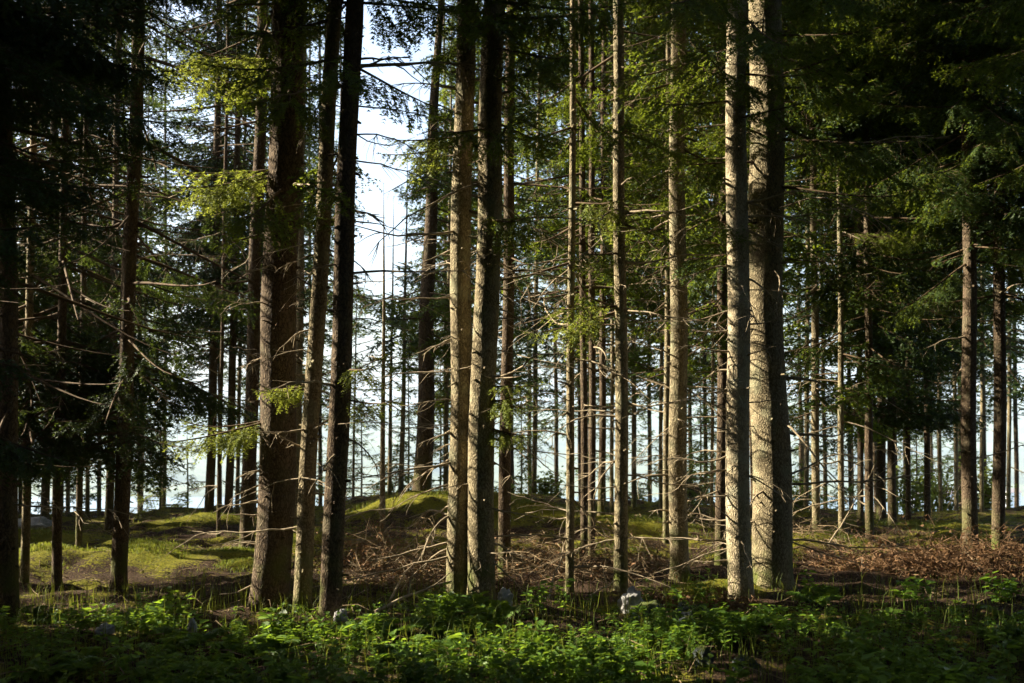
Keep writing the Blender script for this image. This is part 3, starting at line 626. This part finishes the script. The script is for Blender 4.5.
def outside_tree(i, x, y):
    r = np.random.default_rng(900 + i); y = clear_spot(x, y); base = np.array([x, y, gz(x, y)])
    t = thing('spruce_tree', 'unseen spruce of the surrounding wood, added outside the picture for shade', 'tree', base, 'surrounding wood outside the picture')
    mb = MB(); H = r.uniform(17, 22); zs = np.linspace(-.3, H, 14)
    tube(mb, np.stack([zs * r.normal(0, .006), zs * r.normal(0, .006), zs], -1), .17 * np.maximum(1 - zs / H, .03) ** .75, 10); mb.build('trunk', BARK, t)
    blocks = []; z = r.uniform(1.4, 3.0) if y > 0 else r.uniform(.4, 1.2); z = max(z, 2.6) if abs(x) < 5 and y > 0 else z; z0 = z; yaw = r.uniform(0, 6)
    while z < H * .97:
        yaw += 2.4 + r.normal(0, .3); fr = (z - z0) / (H - z0); L = 2.6 * (1 - fr) ** .6 * r.uniform(.7, 1.15) + .2
        place_bough(blocks, base + np.array([0, 0, z]), yaw, r.uniform(-.3, .1), L, 'out', r); z += r.exponential(1 / 7.0)
    crown_object(blocks, t, base, NEEDLE_SHADED)
for i, (x, y) in enumerate(OUT):
    if y < 3 or not (-110 < 512 + F * x / y < 1134): outside_tree(i, x, y)

# ------------------------------------------------------------------ sunlit boughs that stand out
def bough_part(key, px, py, dYaw, L, pitch, n=1, lod='near', needles=NEEDLE_PALE, seed=0, dy=0.0):
    """a green bough growing from tree KEY at the height seen at picture row py"""
    tr = TREES[key]; r = np.random.default_rng(seed); base = tr['base']; z = EYE - (py - HOR) / F * base[1] - base[2]
    for k in range(n):
        bl = []; zz = z + r.normal(0, .06)
        place_bough(bl, base + tr['axis'](zz), dYaw + r.normal(0, .15), pitch + r.normal(0, .06), L * r.uniform(.85, 1.1), lod, r, cull=False)
        o = crown_object(bl, tr['obj'], base, needles, 'bough'); o['label'] = 'bright green sunlit bough'
        # keep light on it
        for A, kk in bl:
            if isinstance(kk, float):
                pass
for key, px, py, yaw, L, pitch, n, sd in BOUGHS: bough_part(key, px, py, yaw, L, pitch, n, seed=sd)

# long bare branches that the picture shows one by one
def long_branch(key, py, yaw, L, pitch, rad, twigs, seed, label=None, sag=.2):
    tr = TREES[key]; r = np.random.default_rng(seed); b = tr['base']; z = EYE - (py - HOR) / F * b[1] - b[2]
    o = dead_branch_mb(r, tr['axis'](z) + np.array([math.cos(yaw), math.sin(yaw), 0]) * tr['rad'](z) * .8, yaw, L, pitch, rad, twigs, sag).build('branch', DEADWOOD if rad < .03 else TWIGWOOD, tr['obj'])
    if label: o['label'] = label
long_branch('C', 66, -.05, 1.15, .05, .018, 7, 1, 'long bare branch crossing the gap of sky')
long_branch('C', 105, .3, 1.0, .05, .008, 6, 2); long_branch('C', 135, -.4, 1.0, -.2, .008, 6, 3); long_branch('C', 160, .1, .9, -.3, .008, 7, 4); long_branch('E', 90, math.pi + .2, .8, .15, .009, 6, 5)
long_branch('E', 458, math.pi + .1, .75, -.2, .013, 4, 6); long_branch('E', 484, math.pi - .1, .65, -.15, .01, 4, 7); long_branch('E', 542, math.pi + .15, .75, -.05, .014, 3, 8, 'long pale bare branch pointing left')
long_branch('E', 548, math.pi - .2, .8, -.1, .012, 6, 9, None, 1.2); long_branch('E', 515, math.pi + .5, .5, -.1, .014, 5, 10, None, 1.9); long_branch('E', 372, math.pi, .85, -.1, .009, 3, 11); long_branch('E', 400, math.pi + .1, .6, 0, .008, 3, 12)
long_branch('K', 378, -.2, .5, -.15, .02, 1, 13, 'pale thick branch stub pointing right', .3); long_branch('K', 432, -.15, .62, -.05, .018, 2, 14, 'pale long branch stub pointing right', 0)
long_branch('K', 160, -.1, 1.5, .12, .015, 5, 15, 'sunlit bare branch reaching far to the right'); long_branch('I', 475, math.pi, .9, -.1, .011, 3, 16); long_branch('I', 500, .1, .7, .25, .011, 3, 17); long_branch('I', 255, math.pi + .1, .6, .3, .012, 3, 18)
long_branch('I', 260, -.1, .7, .12, .010, 3, 19); long_branch('g2', 435, math.pi + .1, .8, .1, .010, 5, 20); long_branch('g2', 500, 0.1, .5, -.6, .010, 4, 21); long_branch('H', 475, .1, .9, .15, .010, 3, 22); long_branch('H', 540, math.pi, .7, -.05, .010, 5, 23)
for i, py in enumerate((330, 352, 370, 410, 430, 452, 470, 495, 520, 560)): long_branch('J', py, math.pi + .3 * math.sin(i * 2.1), .38 + .1 * (i % 3), -.12 + .08 * (i % 4), .010, 2, 30 + i)
for i, py in enumerate((470, 485, 500, 515, 545, 585)): long_branch('A', py, math.pi + .25 * math.sin(i * 3), .28 + .07 * (i % 3), -.2, .010, 1, 50 + i)
for i, (k, py, yaw, L) in enumerate([('B', 255, math.pi, .4), ('B', 250, 0, .5), ('B', 330, math.pi, .35), ('k2', 470, 0.2, .8), ('k3', 480, 3.3, 1.0), ('k3', 500, 3.0, .9), ('k3', 460, .1, .9), ('k2', 500, 3.2, .7)]): long_branch(k, py, yaw, L, -.15, .010, 4, 70 + i, None, .9)

# ------------------------------------------------------------------ undergrowth
def leaf_block(c, d, up, L, W):
    """two folded quads per leaf; arrays of n leaves"""
    side = np.cross(d, up); side /= np.linalg.norm(side, axis=1)[:, None] + 1e-9
    nrm = np.cross(side, d); L = L[:, None]; W = W[:, None]
    tip = c + d * L - nrm * L * .18
    a1, a2 = c + d * L * .3, c + d * L * .7
    l1 = a1 + side * W - nrm * W * -.3; l2 = a2 + side * W * .8; r1 = a1 - side * W + nrm * W * .3; r2 = a2 - side * W * .8
    v = np.stack([c, l1, l2, tip, r2, r1], 1); n = len(c); k = np.arange(n)[:, None] * 6
    f = np.concatenate([k + np.array([[0, 1, 2, 3]]), k + np.array([[0, 3, 4, 5]])])
    return v.reshape(-1, 3), f

def herb(mb, r, base, h, nl, leafL, spread=.35):
    top = base + np.array([r.normal(0, .12) * h, r.normal(0, .12) * h, h])
    mid = (base + top) / 2 + np.array([r.normal(0, .05) * h, r.normal(0, .05) * h, 0])
    tube(mb, [base, mid, top], [.003, .0025, .0015], 3, 1)
    t = r.uniform(.25, 1, nl) ** .8; c = base + (top - base) * t[:, None]
    a = r.uniform(0, 6.28, nl); el = r.uniform(-.25, .55, nl)
    d = np.stack([np.cos(a) * np.cos(el), np.sin(a) * np.cos(el), np.sin(el)], -1)
    c = c + d * (spread * leafL * r.random(nl))[:, None]
    L = leafL * r.uniform(.55, 1.2, nl); up = np.array([0, 0, 1.]) + r.normal(0, .25, (nl, 3))
    v, f = leaf_block(c, d, up, L, L * r.uniform(.22, .36, nl)); mb.add(v, f, 0)

def blades(mb, r, pts, hmin, hmax, w, mi=0):
    n = len(pts); h = r.uniform(hmin, hmax, n)[:, None]; a = r.uniform(0, 6.28, n); le = r.uniform(.1, .7, n)[:, None]
    d = np.stack([np.cos(a), np.sin(a), np.zeros(n)], -1); s = np.stack([-np.sin(a), np.cos(a), np.zeros(n)], -1) * w
    m = pts + np.array([0, 0, 1.]) * h * .6 + d * h * le * .25; t = pts + np.array([0, 0, 1.]) * h * (1 - .3 * le) + d * h * le * .8
    v = np.stack([pts - s, pts + s, m + s * .7, m - s * .7, t], 1); k = np.arange(n)[:, None] * 5
    mb.add(v.reshape(-1, 3), k + np.array([[0, 1, 2, 3]]), mi); mb.add(v.reshape(-1, 3), k + np.array([[3, 2, 4]]), mi)

def scatter(r, n, x0, x1, y0, y1):
    x = r.uniform(x0, x1, n); y = r.uniform(y0, y1, n)
    return np.stack([x, y, base_h(x, y) - .01], -1)

STONES = [(632, 8.7), (650, 8.55), (505, 8.6), (341, 8.1), (690, 8.2), (192, 7.4), (105, 7.5)]
r = np.random.default_rng(5)
mb = MB()
for p in scatter(r, 6000, -6.2, 6.2, 5.0, 9.2):
    c = .5 + .5 * mnoise.noise((p[0] * 1.1, p[1] * 1.1, 2)); px = 512 + F * p[0] / p[1]
    den = (.10 + 1.25 * float(smooth(.36, .66, c))) * (.55 if px < 110 else 1) * (.75 if px > 800 else 1) * (1 - .93 * smooth(7.8, 8.9, p[1]))
    if r.random() > den: continue
    if any((p[0] - at(q, Yq)) ** 2 + ((p[1] - Yq + .18) / 1.6) ** 2 < .03 for q, Yq in STONES): continue
    h = r.uniform(.08, .34) * (.5 + .8 * c) * (1 - .5 * smooth(7.2, 8.6, p[1])); herb(mb, r, p, h * .85, int(8 + 52 * h), r.choice([.03, .045, .06, .085], p=[.35, .35, .2, .1]) * r.uniform(.8, 1.2))
for p in scatter(r, 90, -6, 6, 5.6, 8.9):
    if mnoise.noise((p[0] * .7, p[1] * .7, 21)) < -.05: continue
    for k in range(r.integers(4, 8)):
        a = r.uniform(0, 6.28); l = r.uniform(.18, .38); t = np.linspace(.12, 1, 22); h = np.array([math.cos(a), math.sin(a), 0]); sd = np.array([-h[1], h[0], 0])
        ax_ = p + h * (t * l * .8)[:, None] + np.array([0, 0, 1.]) * (l * (1.1 * t - .75 * t * t))[:, None]; tube(mb, ax_[::3], [.0025] * 6 + [.001] * 2, 3, 1)
        for sg in (-1, 1):
            d = h * .45 + sd * sg * .9 + r.normal(0, .08, (22, 3)); d /= np.linalg.norm(d, axis=1)[:, None]; L = l * .30 * np.sin(np.pi * np.minimum(t * .9 + .1, 1)) ** .8 + .004
            v, f = leaf_block(ax_, d, np.array([0, 0, 1.]) + r.normal(0, .15, (22, 3)), L, L * .2); mb.add(v, f, 0)
mb.build('undergrowth', [LEAF, LEAF]); tag(bpy.data.objects['undergrowth'], 'dense leafy green undergrowth covering the shaded foreground', 'undergrowth', None, 'stuff')
mb = MB()
P = scatter(r, 9000, -6.5, 6.5, 5.0, 9.6); c = np.array([mnoise.noise((a[0] * .8, a[1] * .8, 9)) for a in P]); blades(mb, r, P[c > -.3], .08, .34, .003)
P = scatter(r, 16000, -11, 11, 10, 19); c = np.array([mnoise.noise((a[0] * .9, a[1] * .9, 4)) for a in P]); blades(mb, r, P[c > .05], .03, .12, .004)
for mx, my, rx, ry, h in MOUNDS:
    q = r.normal(0, .55, (1500, 2)) * np.array([rx, ry]) + np.array([mx, my]); blades(mb, r, np.stack([q[:, 0], q[:, 1], base_h(q[:, 0], q[:, 1]) - .005], -1), .02, .06, .004)
tag(mb.build('grass', GRASSM), 'thin yellow green grass and moss tufts on the forest floor', 'grass', None, 'stuff')
mb = MB()
for p in np.concatenate([scatter(r, 1700, -9, 9, 8, 18), scatter(r, 500, -6, 6, 5.6, 9) + np.array([0, 0, .06])]):
    a = r.uniform(0, 6.28); l = r.uniform(.06, .4); d = np.array([math.cos(a), math.sin(a), r.normal(0, .12)]); q = p + np.array([0, 0, .03]) + d * l * .5
    q2 = p + d * l; q2[2] = gz(q2[0], q2[1]) + r.uniform(.01, .06)
    tube(mb, [p + np.array([0, 0, .02]), q + r.normal(0, .02, 3), q2], [.005, .004, .002], 3)
tag(mb.build('fallen_twigs', TANTWIG), 'small dry twigs littering the needle covered forest floor', 'twigs', None, 'stuff')

def weed(px, Y, h, n, label, leafL=.07, dx=.1):
    rr = np.random.default_rng(int(px * 7)); b = onground(px, Y); mb = MB()
    for _ in range(n): q = np.array([rr.normal(0, dx), rr.normal(0, dx * .8), -.02]); tube(mb, [(0, 0, -.04), q], .004, 3, 1); herb(mb, rr, q, h * rr.uniform(.6, 1.1), int(10 + 30 * h), leafL)
    tag(mb.build('leafy_weed', [LEAF, LEAF], None, b), label, 'plant')
weed(820, 8.7, .38, 3, 'upright leafy weed below the bright moss patch right of the thickest trunk', .075)
weed(915, 8.7, .3, 4, 'leafy weed in front of the red brown brush heap', .08)
weed(690, 8.8, .35, 7, 'leafy bush of weeds at the foot of the bright straight trunk', .07, .15)
weed(595, 6.4, .24, 6, 'yellow green leafy weed in the near foreground below the pale rock', .06, .1)
weed(445, 7.9, .34, 9, 'bright sunlit clump of weeds below the middle trunk with dead branches', .07, .16)
weed(1000, 9.0, .28, 5, 'broad leaved weed beside the small white stone at far right', .09)
weed(545, 8.2, .34, 6, 'leafy weed left of the dry brush tangle, by the pale blue stone', .065)
weed(175, 8.2, .3, 6, 'leafy weed clump below the left mossy mound', .07, .14)

# ------------------------------------------------------------------ rocks
def rock(px, Y, sx, sy, sz, m, label, lift=.3, seed=0, name='rock'):
    bm = bmesh.new(); bmesh.ops.create_icosphere(bm, subdivisions=4, radius=1)
    for v in bm.verts:
        n = v.co.normalized(); k = 1 + .45 * mnoise.noise(n * 1.4 + Vector((seed, 0, 0))) + .22 * mnoise.noise(n * 3.7 + Vector((0, seed, 0))) + .10 * mnoise.noise(n * 9 + Vector((0, 0, seed)))
        q = n * k; q.z = max(q.z, -.6); v.co = Vector((q.x * sx, q.y * sy, q.z * sz))
    me = bpy.data.meshes.new(name); bm.to_mesh(me); bm.free()
    for p in me.polygons: p.use_smooth = True
    me.materials.append(m); o = bpy.data.objects.new(name, me); COL.objects.link(o)
    b = onground(px, Y); o.location = (b[0], b[1], b[2] + sz * lift); o.rotation_euler = (0, 0, seed)
    return tag(o, label, 'rock')
rock(632, 8.7, .10, .10, .13, ROCKM, 'pale grey white rock at the foot of the slim mossy lit trunk', .6, 1)
rock(650, 8.55, .20, .14, .10, ROCKD, 'blue grey flat rock just right of the pale rock', .4, 2)
rock(505, 8.6, .07, .06, .10, ROCKM, 'pale blue white stone at the foot of the thick brown middle trunk', .9, 3)
rock(341, 8.1, .06, .05, .07, ROCKM, 'small pinkish stone in the weeds under the dark leaning trunk', .9, 4)
rock(703, 6.7, .075, .06, .08, ROCKD, 'blue grey stone low among the dark foreground weeds', .7, 5)
rock(746, 6.6, .09, .07, .06, ROCKD, 'dull flat stone in the near right foreground', .5, 6)
rock(16, 15.4, .75, .5, .15, ROCKM, 'broad pale rock slab lying on the ridge at far left', .3, 7, 'rock_slab')
rock(1006, 9.3, .05, .05, .05, ROCKM, 'small white stone beside the red brown brush at far right', 1.2, 8)
rock(192, 7.4, .035, .03, .06, ROCKM, 'tiny upright pale stone in the left foreground weeds', 2.2, 9)
rock(105, 7.5, .06, .05, .05, ROCKM, 'small white stone in the dark left foreground weeds', 1.5, 10)
rock(690, 8.2, .16, .12, .11, ROCKD, 'mossy grey rock under the red brown patch right of the pale rock', .5, 12)

# ------------------------------------------------------------------ brush heaps and fallen branches
def brush(px, Y, rx, ry, h, n, m, label, seed, needles=None, nn=0, L=(.25, .8)):
    rr = np.random.default_rng(seed); b = onground(px, Y); mb = MB()
    for _ in range(n):
        a = rr.uniform(0, 6.28); q = math.sqrt(rr.random()); x, y = rx * q * math.cos(a), ry * q * math.sin(a)
        z = gz(b[0] + x, b[1] + y) - b[2] + rr.random() ** 1.5 * h * (1 - q * q * .8); l = rr.uniform(*L); yaw = rr.uniform(0, 6.28)
        d = np.array([math.cos(yaw), math.sin(yaw), rr.normal(.1, .35)]); pts = [np.array([x, y, z])]
        for k in range(4):
            d = d + rr.normal(0, .22, 3) + np.array([0, 0, -.14]); d /= np.linalg.norm(d); pts.append(pts[-1] + d * l / 4)
        pts = np.array(pts); w = rr.uniform(.002, .007); tube(mb, pts, np.linspace(w, w * .4, 5), 3)
        for k in range(3):
            i = rr.integers(1, 4); dd = pts[i] - pts[i - 1]; dd = dd / np.linalg.norm(dd) + rr.normal(0, .6, 3); dd /= np.linalg.norm(dd)
            tube(mb, [pts[i], pts[i] + dd * l * .12 + rr.normal(0, .01, 3), pts[i] + dd * l * .28], [w * .5, w * .4, w * .25], 3)
        if needles:
            t = rr.random(nn); c = pts[0] + (pts[-1] - pts[0]) * t[:, None] + rr.normal(0, .025, (nn, 3)); e = rr.normal(0, .022, (nn, 3)); e2 = rr.normal(0, .007, (nn, 3))
            mb.add(np.stack([c - e2, c + e2, c + e], 1).reshape(-1, 3), np.arange(nn * 3).reshape(-1, 3), 1)
    tag(mb.build('brush_heap', [m, needles or m], None, b), label, 'brush heap')
RED = simple_mat('red_brown_twigs', (.11, .065, .035), (.30, .185, .10), 14, .9)
brush(905, 11.2, .9, .55, .20, 270, RED, 'red brown heap of dry brush left of the thick trunk with lit foot', 1, BROWNNEEDLE, 22)
brush(985, 11.0, .8, .6, .26, 290, RED, 'red brown heap of dry brush in front of the two rightmost thick trunks', 2, BROWNNEEDLE, 22)
brush(725, 8.8, .30, .22, .12, 130, RED, 'small red brown patch of dead needles by the foot of the brightest trunk', 3, BROWNNEEDLE, 26, (.08, .3))
brush(665, 8.95, .26, .16, .10, 110, RED, 'small red brown patch of dead needles behind the pale rock', 7, BROWNNEEDLE, 26, (.08, .3))
brush(550, 10.6, .85, .5, .50, 250, TANTWIG, 'tall tangle of dry tan branches left of the slim mossy trunks', 4, BROWNNEEDLE, 5, (.3, 1.1))
brush(640, 11.2, .5, .4, .35, 160, TANTWIG, 'tangle of dry twigs right behind the slim mossy lit trunk', 8, BROWNNEEDLE, 5, (.3, .9))
brush(415, 10.2, .6, .4, .40, 190, TANTWIG, 'dry brown brush under the dead branches of the straight middle trunk', 5, BROWNNEEDLE, 9, (.3, .9))
brush(372, 11.4, .55, .4, .5, 150, TANTWIG, 'drooping dead bough with brown needles before the mossy boulder', 6, BROWNNEEDLE, 16, (.4, 1.0))
brush(800, 12.6, .6, .4, .25, 110, TANTWIG, 'dry arching twigs over the bright moss patch', 9, None, 0, (.4, 1.0))

def fallen(px0, py0, Y0, px1, py1, Y1, rad, label, seed, tw=4, m=DEADWOOD):
    rr = np.random.default_rng(seed); a = np.array([at(px0, Y0), Y0, EYE - (py0 - HOR) / F * Y0]); b = np.array([at(px1, Y1), Y1, EYE - (py1 - HOR) / F * Y1])
    t = np.linspace(0, 1, 10)[:, None]; L = np.linalg.norm(b - a); pts = (b - a) * t + np.cumsum(rr.normal(0, L * .012, (10, 3)), 0) * np.sin(t * 3.14); mb = MB(); tube(mb, pts, np.linspace(rad, rad * .4, 10), 6)
    for _ in range(tw):
        i = rr.integers(3, 9); d = (b - a) / L + rr.normal(0, .5, 3); d /= np.linalg.norm(d); l = L * rr.uniform(.1, .3)
        tube(mb, [pts[i], pts[i] + d * l * .5, pts[i] + d * l + rr.normal(0, .03, 3)], [rad * .45, rad * .35, rad * .2], 4)
    tag(mb.build('fallen_branch', m, None, a), label, 'branch')
fallen(375, 612, 8.3, 452, 581, 9.0, .017, 'long pale dead branch lying slanted above the bright weeds', 1)
fallen(390, 600, 8.8, 430, 545, 9.6, .012, 'dead branch standing slanted out of the brown brush', 2)
fallen(682, 478, 17.0, 716, 508, 15.0, .07, 'dark log leaning on the ridge behind the bright straight trunk', 3, 1, BARK_SHADED)
fallen(548, 600, 9.2, 566, 535, 9.9, .012, 'curved dry branch rising left of the slim mossy trunk', 4)
fallen(590, 596, 9.1, 640, 565, 9.8, .010, 'dry branch slanting across the foot of the slim mossy lit trunk', 5)
fallen(828, 545, 12.2, 862, 490, 12.9, .013, 'thin curved dead stem leaning beside the pale lit slim stem', 6)
fallen(985, 575, 10.6, 965, 545, 11.3, .012, 'dry branch poking out of the rightmost red brown heap', 7)

# ------------------------------------------------------------------ sapling and bushes beyond the ridge
def sapling(px, Y, h, label, seed, m):
    rr = np.random.default_rng(seed); b = onground(px, Y); t = thing('young_spruce', label, 'tree', b); mb = MB()
    tube(mb, [(0, 0, -.1), (.02, 0, h * .5), (0, 0, h)], [.03, .02, .006], 6); mb.build('trunk', BARK, t); bl = []; z = .25
    while z < h * .96:
        place_bough(bl, b + np.array([0, 0, z]), rr.uniform(0, 6.28), .15, max(.3, (.3 * h + .19) * (1 - z / h)), 'mid', rr, cull=False); z += .09
    crown_object(bl, t, b, m)
sapling(160, 20.0, 2.2, 'pale green young spruce just beyond the ridge at left', 1, NEEDLE_PALE)
sapling(187, 21.5, 2.3, 'pale yellow green young spruce right behind the other young one', 2, NEEDLE_PALE)
for i, (px, Y, h, lab, m) in enumerate([(300, 22, 3.4, 'young spruce beyond the ridge behind the leaning sunlit trunk', NEEDLE), (361, 21.5, 3.0, 'young spruce beyond the ridge right of the dark leaning trunk', NEEDLE), (408, 20.5, 3.3, 'young spruce behind the mossy boulder, left of its thick trunk', NEEDLE),
      (440, 21, 3.8, 'young spruce behind the mossy boulder, right of its thick trunk', NEEDLE), (521, 22.5, 3.6, 'dark young spruce beyond the ridge right of the middle trunks', NEEDLE), (650, 22, 3.2, 'young spruce beyond the ridge between the mossy lit trunk and the bright straight one', NEEDLE),
      (700, 21.5, 3.9, 'young spruce beyond the ridge left of the brightest pale trunk', NEEDLE), (803, 22.5, 3.3, 'young spruce beyond the ridge right of the thickest trunk', NEEDLE), (852, 21, 3.0, 'young spruce beyond the ridge at the left end of the row of five', NEEDLE), (916, 23, 3.6, 'young spruce beyond the ridge at the right end of the row of five', NEEDLE),
      (62, 21.5, 3.6, 'young spruce beyond the ridge at far left, dark against the lake', NEEDLE_SHADED), (255, 23, 3.8, 'young spruce beyond the ridge left of the biggest left trunk', NEEDLE_SHADED)]): sapling(px, Y, h, lab, 20 + i, m)
def bush(px, Y, w, h, label, seed):
    rr = np.random.default_rng(seed); b = onground(px, Y); t = thing('bush', label, 'bush', b); st = MB(); lf = MB()
    for _ in range(14):
        a = rr.uniform(0, 6.28); e = np.array([math.cos(a) * w * .5 * rr.random(), math.sin(a) * w * .4 * rr.random(), h * rr.uniform(.6, 1.1)])
        tube(st, [(0, 0, -.1), e * .5 + np.array([0, 0, .1 * h]), e], [.012, .008, .003], 4)
        n = 70; c = e * rr.uniform(.35, 1.05, n)[:, None] + rr.normal(0, .12, (n, 3)); a = rr.uniform(0, 6.28, n); d = np.stack([np.cos(a), np.sin(a), rr.normal(0, .4, n)], -1); d /= np.linalg.norm(d, axis=1)[:, None]
        L = rr.uniform(.05, .1, n); v, f = leaf_block(c, d, np.array([0, 0, 1.]) + rr.normal(0, .4, (n, 3)), L, L * .4); lf.add(v, f)
    st.build('stem', TWIGWOOD, t); lf.build('foliage', BUSHM, t)
bush(912, 20, 1.1, 1.1, 'light green bush beyond the ridge behind the row of five trunks', 1)
bush(945, 20.5, 1.2, 1.3, 'light green bush beyond the ridge between the pale stems', 2)
bush(985, 20.3, .9, 1.2, 'light green bush beyond the ridge between the two rightmost thick trunks', 3)
bush(690, 20.5, 1.3, 1.4, 'green bush beyond the ridge right of the bright straight trunk', 4)
bush(800, 20.5, .8, .9, 'small green bush beyond the ridge right of the thickest trunk', 5)
bush(545, 20.4, .9, .8, 'small bush beyond the ridge by the lone slim trunk', 6)

# ------------------------------------------------------------------ white houses on the far shore
WHITE = simple_mat('white_render', (.72, .72, .70), (.82, .82, .80), 2, .8, 0); ROOFM = simple_mat('grey_roof', (.16, .10, .09), (.24, .16, .14), 2, .8, 0); PANE = simple_mat('window_glass', (.03, .04, .05), (.05, .06, .07), 1, .2, 0)
def house(px, w, d, h, label, Y=1075):
    x = at(px, Y); t = thing('house', label, 'house', (x, Y, -79.6)); mb = MB(); hw, hd = w / 2, d / 2
    v = [(-hw, -hd, -4), (hw, -hd, -4), (hw, hd, -4), (-hw, hd, -4), (-hw, -hd, h), (hw, -hd, h), (hw, hd, h), (-hw, hd, h), (-hw, 0, h + d * .32), (hw, 0, h + d * .32)]
    mb.add(v, [(0, 1, 5, 4), (1, 2, 6, 5), (2, 3, 7, 6), (3, 0, 4, 7)]); mb.add(v, [(4, 7, 8), (5, 9, 6)]); mb.build('wall', WHITE, t)
    mb = MB(); o = .6; zr = h + d * .32 + .35; ze = h - o * .6 + .1
    rv = [(-hw - o, -hd - o, ze), (hw + o, -hd - o, ze), (hw + o, 0, zr), (-hw - o, 0, zr), (-hw - o, hd + o, ze), (hw + o, hd + o, ze)]
    mb.add(rv + [(a, b, c - .25) for a, b, c in rv], [(0, 1, 2, 3), (3, 2, 5, 4), (7, 6, 9, 8), (8, 9, 10, 11), (0, 6, 7, 1), (4, 5, 11, 10)]); mb.build('roof', ROOFM, t)
    nx = max(2, int(w / 3.5))
    for fl in range(int(h // 3)):
        for i in range(nx):
            cx = -hw + (i + .5) * w / nx; z = .9 + fl * 3; mb = MB()
            bx = [(cx - .55, -hd - .06, z), (cx + .55, -hd - .06, z), (cx + .55, -hd - .06, z + 1.4), (cx - .55, -hd - .06, z + 1.4), (cx - .55, -hd + .1, z), (cx + .55, -hd + .1, z), (cx + .55, -hd + .1, z + 1.4), (cx - .55, -hd + .1, z + 1.4)]
            mb.add(bx, [(0, 1, 2, 3), (0, 4, 5, 1), (1, 5, 6, 2), (2, 6, 7, 3), (3, 7, 4, 0)]); mb.build('window', PANE, t)
house(1012, 15, 10, 9, 'tall white house across the lake at the right edge')
house(987, 9, 8, 6, 'small white house across the lake between the two rightmost thick trunks')
house(948, 11, 9, 7, 'white house across the lake left of the thick trunk with lit foot')
house(916, 8, 8, 6, 'small white house across the lake right of the row of five trunks')

# ------------------------------------------------------------------ haze over the lake
HAZE = True
if HAZE:
    m, nt, ns, ln = mat('lake_haze'); v = nd(ns, 'ShaderNodeVolumePrincipled'); v.inputs['Color'].default_value = (.62, .80, 1, 1); v.inputs['Density'].default_value = .00027; v.inputs['Anisotropy'].default_value = 0.0
    out = nd(ns, 'ShaderNodeOutputMaterial'); ln.new(v.outputs[0], out.inputs['Volume'])
    mb = MB(); X, Y0, Y1, Z0, Z1 = 4600, -260, 3100, -90, 120
    q = [(-X, Y0, Z0), (X, Y0, Z0), (X, Y1, Z0), (-X, Y1, Z0), (-X, Y0, Z1), (X, Y0, Z1), (X, Y1, Z1), (-X, Y1, Z1)]
    mb.add(q, [(3, 2, 1, 0), (4, 5, 6, 7), (0, 1, 5, 4), (1, 2, 6, 5), (2, 3, 7, 6), (3, 0, 4, 7)])
    tag(mb.build('haze', m), 'thin bluish haze in the air over the lake', 'haze', None, 'stuff')

# ------------------------------------------------------------------ light, camera
w = bpy.data.worlds.new('World'); sc.world = w; w.use_nodes = True
ns, ln = w.node_tree.nodes, w.node_tree.links
sky = ns.new('ShaderNodeTexSky'); sky.sky_type = 'NISHITA'; sky.sun_disc = False; sky.sun_elevation = EL; sky.sun_rotation = math.atan2(S[0], S[1])
sky.air_density = 1.0; sky.dust_density = 4.0; sky.ozone_density = 1.0
ln.new(sky.outputs[0], ns['Background'].inputs[0]); ns['Background'].inputs[1].default_value = .088
sun = bpy.data.lights.new('sun', 'SUN'); sun.energy = 4.4; sun.angle = math.radians(.5); sun.color = (1, .89, .70)
so = bpy.data.objects.new('sun', sun); COL.objects.link(so); so.rotation_euler = Vector(-S).to_track_quat('-Z', 'Y').to_euler(); so.location = (-20, 10, 30)
cam = bpy.data.cameras.new('camera'); co = bpy.data.objects.new('camera', cam); COL.objects.link(co)
co.location = (0, 0, EYE); co.rotation_euler = (math.radians(90), 0, 0); cam.lens = 35; cam.sensor_width = 36
cam.shift_y = (HOR - 341.5) / 1024; cam.clip_start = .05; cam.clip_end = 9000
cam.dof.use_dof = True; cam.dof.focus_distance = 9.3; cam.dof.aperture_fstop = 2.2
sc.camera = co
sc.view_settings.view_transform = 'Standard'; sc.view_settings.look = 'None'; sc.view_settings.gamma = 1; sc.view_settings.exposure = 2.35; sc.view_settings.use_curve_mapping = False
cy = sc.cycles
cy.max_bounces = 5; cy.diffuse_bounces = 1; cy.glossy_bounces = 2; cy.transmission_bounces = 4; cy.volume_bounces = 0; cy.transparent_max_bounces = 4
cy.use_denoising = True; cy.sample_clamp_indirect = 4; cy.caustics_reflective = False; cy.caustics_refractive = False
print('tris', sum(len(o.data.polygons) for o in sc.objects if o.type == 'MESH'))
